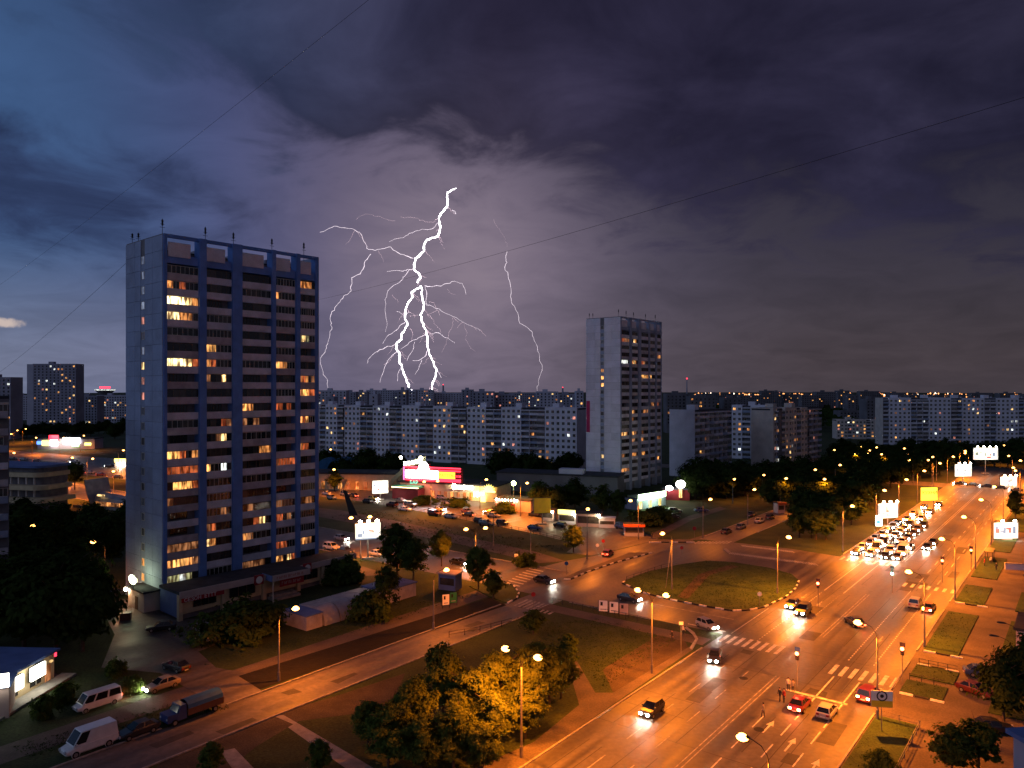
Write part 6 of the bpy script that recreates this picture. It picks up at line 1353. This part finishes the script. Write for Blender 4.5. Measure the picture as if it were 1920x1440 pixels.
for i, (px, py) in enumerate(((1800, 909), (1822, 911), (1850, 914), (1876, 917), (1905, 921))): car('sedan', 'dark', G(px, py), RA + R(90), nth(i + 1) + ' headlit car from the left on the far cross street', 'far traffic', 'head', full=False, power=500)
for i, (px, py, t_) in enumerate(((1762, 1030, 0), (1800, 1010, 0), (1830, 975, 0), (1860, 950, 0))): pass
car('hatch', 'red', G(1140, 1042), RA + R(10), 'car with red tail lights turning into the kiosk yard', Q, 'tail')
# parking lot
lot = [(612, 928, 'white'), (622, 936, 'silver'), (648, 930, 'silver'), (662, 932, 'dark'), (690, 943, 'dark'), (760, 958, 'white'), (752, 942, 'beige'), (700, 938, 'yellow'), (765, 925, 'dark'), (780, 922, 'silver'), (788, 932, 'white'), (818, 926, 'silver'), (828, 936, 'silver'), (812, 962, 'dark'), (815, 967, 'maroon'), (824, 958, 'silver'), (843, 946, 'white'), (857, 948, 'beige'), (865, 944, 'dark'), (876, 962, 'maroon'), (878, 968, 'dark'), (918, 964, 'yellow'), (926, 970, 'beige'), (900, 980, 'dark'), (942, 984, 'dark'), (1003, 993, 'blue'), (1003, 968, 'dark'), (1050, 988, 'black'), (912, 986, 'grey'), (1010, 966, 'silver'), (1168, 992, 'blue'), (770, 950, 'grey'), (836, 926, 'white'), (845, 972, 'silver'), (735, 950, 'maroon')]
for i, (px, py, col) in enumerate(sorted(lot)): car(('sedan', 'hatch', 'suv', 'sedan')[i % 4], col, G(px, py), RA - R(90) + (R(180) if i % 3 == 0 else 0) + rc.uniform(-.12, .12), f'{col} car, {nth(i + 1)} from left in the market parking lot', 'cars in the market parking lot', 'tail' if i % 7 == 3 else ('head' if i % 11 == 5 else None), full=False, power=500)
for i, (px, py, col) in enumerate(((1362, 1000, 'dark'), (1390, 991, 'grey'), (1424, 980, 'silver'), (1444, 973, 'dark'), (1410, 968, 'dark'))): car('hatch' if i % 2 else 'sedan', col, G(px, py), AW, nth(i + 1) + ' parked car from left along the side road under the trees', 'cars parked on the side road')
# round the near tower
Y = 'cars parked round the near tower'
car('sedan', 'black', G(302, 1182), R(200), 'black car with a lit bonnet in the yard under the tower corner', Y); car('hatch', 'silver', G(388, 1184), R(40), 'pale car tucked behind the bush by the shop wing', Y); car('sedan', 'silver', G(390, 1205), R(35), 'silver car parked at the yard edge below the shop wing', Y); car('sedan', 'dark', G(330, 1256), R(150), 'dark car parked on the lawn edge in the yard', Y); car('sedan', 'grey', G(218, 1118), R(60), 'grey car behind the tower end wall at the left', Y); car('sedan', 'dark', G(210, 1152), R(110), 'dark car at the edge of the dark trees', Y); car('sedan', 'beige', G(303, 1292), TO, 'car with one headlight on the footway lane', Y, 'head', power=500); car('minibus', 'white', G(182, 1326), TO, 'white minibus with red lights on the footway lane', Y, 'tail'); car('van', 'white', G(166, 1406), TO, 'white delivery van parked at the service road kerb', Y); car('sedan', 'dark', G(258, 1378), TO, 'dark blue car parked between the van and the truck', Y)
car('suv', 'white', G(622, 1031), RA - R(85), 'white off-roader parked behind the near tower', Y); car('sedan', 'dark', G(648, 1037), RA - R(85), 'dark car right of the white off-roader', Y); car('sedan', 'silver', G(708, 1043), RA - R(85), 'silver car right of the billboard post', Y)
car('sedan', 'blue', G(1842, 1268), R(-18), 'blue car parked in the yard at the right edge', Y); car('sedan', 'dark', G(1862, 1372), R(-10), 'dark car under the trees at the lower right', Y); car('sedan', 'maroon', G(1830, 1302), R(-60), 'car half hidden by the tree at the right', Y)
car('suv', 'green', G(1265, 962), R(10), 'pale green car below the green shop sign', Y); car('hatch', 'dark', G(1262, 972), R(15), 'dark car below the pale green one', Y); car('sedan', 'blue', G(1315, 960), R(5), 'blue car beside the path lamp near the second tower', Y)
tk = thing('truck', 'blue flatbed truck with a covered load parked on the service road', 'truck', (*G(356, 1345), .02), TO)
MB().prism([(1.6, -.98), (3.1, -.9), (3.1, .9), (1.6, .98)], .5, 1.35).build('bonnet', M['paint_blue'], tk); q = MB(); q.v += [(.9, -1, .5), (2.1, -1, .5), (2.1, 1, .5), (.9, 1, .5), (.9, -.9, 2.1), (1.6, -.9, 2.1), (1.6, .9, 2.1), (.9, .9, 2.1)]
for f in ((0, 1, 5, 4), (1, 2, 6, 5), (2, 3, 7, 6), (3, 0, 4, 7), (4, 5, 6, 7)): q.f.append(f); q.m.append(0)
q.build('cab', M['paint_blue'], tk); MB().quad((2.0, -.82, 1.38), (2.0, .82, 1.38), (1.66, .75, 2.02), (1.66, -.75, 2.02)).build('windscreen', M['car_glass'], tk)
cv = MB(); n = 6
for k in range(n):
    a, b_ = math.pi * k / n, math.pi * (k + 1) / n; cv.quad((-3.6, -1.1 * math.cos(a), 1.5 + .85 * math.sin(a)), (-3.6, -1.1 * math.cos(b_), 1.5 + .85 * math.sin(b_)), (.75, -1.1 * math.cos(b_), 1.5 + .85 * math.sin(b_)), (.75, -1.1 * math.cos(a), 1.5 + .85 * math.sin(a)))
cv.poly([(-3.6, -1.1 * math.cos(math.pi * k / n), 1.5 + .85 * math.sin(math.pi * k / n)) for k in range(n + 1)]); cv.build('cover', M['tent'], tk); MB().box(-3.65, .8, -1.12, 1.12, .75, 1.5).build('bed', mat('wooden_truck_bed', (.16, .07, .035), .8, var=.2), tk)
wh_, rim_ = car_meshes('van')[4:6]
for x_ in (-2.6, 2.3):
    for y_ in (-.95, .95): put('rim', rim_, put('wheel', wh_, tk, (x_, y_, .4)))
for y_ in (-.7, .7): MB().ball((3.1, y_, .9), .08, .15, .13).build('headlight', M['head_off'], tk)

# ------------------------------------------------------------------ people
def figure(pose):
    V = [(0, 0, .95), (0, 0, 1.15), (0, 0, 1.38), (0, 0, 1.50), (.01, 0, 1.60), (.02, 0, 1.70)]; Rr = [(.15, .11), (.14, .10), (.17, .11), (.055, .055), (.085, .095), (.07, .08)]
    E = [(0, 1), (1, 2), (2, 3), (3, 4), (4, 5)]
    for s_ in (-1, 1):
        st_ = .16 * s_ * pose; b_ = len(V)
        V += [(0, .09 * s_, .88), (st_ * .6 + .03, .10 * s_, .48), (st_, .10 * s_, .09), (st_ + .14, .11 * s_, .05)]; Rr += [(.095, .095), (.065, .065), (.045, .045), (.045, .035)]; E += [(0, b_), (b_, b_ + 1), (b_ + 1, b_ + 2), (b_ + 2, b_ + 3)]
        c_ = len(V); ar_ = -.14 * s_ * pose
        V += [(0, .2 * s_, 1.40), (ar_ * .4, .25 * s_, 1.13), (ar_ + .05, .25 * s_, .90), (ar_ + .08, .245 * s_, .80)]; Rr += [(.06, .06), (.045, .045), (.035, .035), (.04, .025)]; E += [(2, c_), (c_, c_ + 1), (c_ + 1, c_ + 2), (c_ + 2, c_ + 3)]
        for k in range(4): V.append((ar_ + .09 + .018 * (k - 1.5), (.245 - .01 * k) * s_, .725)); Rr.append((.010, .010)); E.append((c_ + 3, len(V) - 1))
        V.append((ar_ + .13, .225 * s_, .77)); Rr.append((.010, .010)); E.append((c_ + 3, len(V) - 1))
    me = bpy.data.meshes.new('figure'); me.from_pydata(V, E, []); ob = bpy.data.objects.new('tmp_figure', me); COL.objects.link(ob)
    sk = ob.modifiers.new('skin', 'SKIN'); ss = ob.modifiers.new('sub', 'SUBSURF'); ss.levels = 1
    for v, r_ in zip(me.skin_vertices[0].data, Rr): v.radius = r_
    me.skin_vertices[0].data[0].use_root = True
    dg = bpy.context.evaluated_depsgraph_get(); out = bpy.data.meshes.new_from_object(ob.evaluated_get(dg)); bpy.data.objects.remove(ob)
    out.materials.clear()
    for m in ('skin', 'cloth_a', 'cloth_b'): out.materials.append(M[m])
    for p in out.polygons:
        z = p.center.z; p.material_index = 0 if (z > 1.47 or (z < .86 and abs(p.center.y) > .19)) else (2 if z < .93 and abs(p.center.y) < .19 else 1)
    return out
M['skin'] = mat('skin', (.40, .24, .17), .6, var=.05); M['cloth_a'] = mat('cloth', (.2, .2, .2), .9); M['cloth_b'] = mat('trouser_cloth', (.03, .03, .04), .9); M['hair'] = mat('hair', (.02, .014, .01), .7)
CL = {'white': mat('white_shirt', (.55, .53, .5), .9, var=.1), 'red': mat('red_shirt', (.28, .03, .03), .9, var=.1), 'dark': mat('dark_shirt', (.03, .03, .035), .9, var=.1), 'grey': mat('grey_shirt', (.22, .2, .2), .9, var=.1)}
FIG = [figure(1.0), figure(.25)]; HAIR = MB().ball((-.015, 0, 1.70), .10, .105, .085, 10, 6).mesh('hair', M['hair'])
def person(px, py, rot, label, shirt='dark', pose=0):
    t = thing('person', label, 'person', (*G(px, py), .015), rot, 'pedestrians'); o = put('body', FIG[pose], t); o.material_slots[1].link = 'OBJECT'; o.material_slots[1].material = CL[shirt]; put('hair', HAIR, t)
person(1478, 1296, R(60), 'person in a pale shirt standing nearest the red traffic light', 'white', 1); person(1487, 1300, R(80), 'person in a light top right of the pale-shirted one', 'grey', 1); person(1462, 1316, R(20), 'person in dark clothes left of the waiting group', 'dark', 0); person(1470, 1318, R(200), 'person in red beside the one in dark clothes', 'red', 1); person(1431, 1346, R(140), 'person with a pale cap walking alone at the lower left of the group', 'grey', 0)
person(1281, 1192, R(10), 'person in a pale top on the footway at the corner lawn', 'white', 0); person(1260, 1203, R(190), 'dim person walking on the footway left of the corner sign', 'dark', 0); person(1223, 1010, R(0), 'dark person walking by the orange awning kiosk', 'dark', 0)
for i, (px, py) in enumerate(((1858, 1058), (1846, 1062), (1868, 1070))): person(px, py, R(90 + 60 * i), nth(i + 1) + ' person from left waiting at the right kerb bus stop', ('white', 'red', 'dark')[i], i % 2)
bsh = thing('bus_shelter', 'dim bus shelter on the right kerb beside waiting people', 'bus shelter', (*G(1862, 1052), 0), RA); MB().box(-2.4, 2.4, -.1, 0, 0, 2.3).build('back_panel', M['glass_b'], bsh); MB().box(-2.6, 2.6, -.2, 1.5, 2.3, 2.42).build('roof', M['dark_metal'], bsh)
for x_ in (-2.3, 2.3): MB().box(x_ - .05, x_ + .05, 1.2, 1.3, 0, 2.3).build('post', M['dark_metal'], bsh)
MB().box(-1.8, 1.8, .15, .55, .45, .52).build('bench', M['parapet_b'], bsh)
for i, (px, py, on) in enumerate(((25, 862, 'tail'), (45, 863, 'tail'), (70, 866, 'tail'), (105, 872, 'tail'), (170, 888, 'tail'), (190, 892, 'tail'), (222, 897, 'tail'), (140, 868, 'head'), (60, 876, 'head'), (205, 876, 'head'))): car('sedan', ('dark', 'silver', 'maroon')[i % 3], G(px, py), R(-12) if on == 'tail' else R(168), nth(i + 1) + (' car with red tail lights' if on == 'tail' else ' car with headlights') + ' on the boulevard left of the near tower', 'boulevard traffic', on, full=False, power=300)
# skip-like dark container in the yard
bn = thing('red_bin', 'small dark red box in the yard left of the tower entrance', 'container', (*G(235, 1162), 0), R(20)); MB().prism([(-.8, -.6), (.8, -.6), (.9, .7), (-.9, .7)], 0, 1.1).build('body', M['paint_maroon'], bn); MB().box(-.95, .95, -.65, .75, 1.1, 1.2).build('lid', M['dark_metal'], bn)
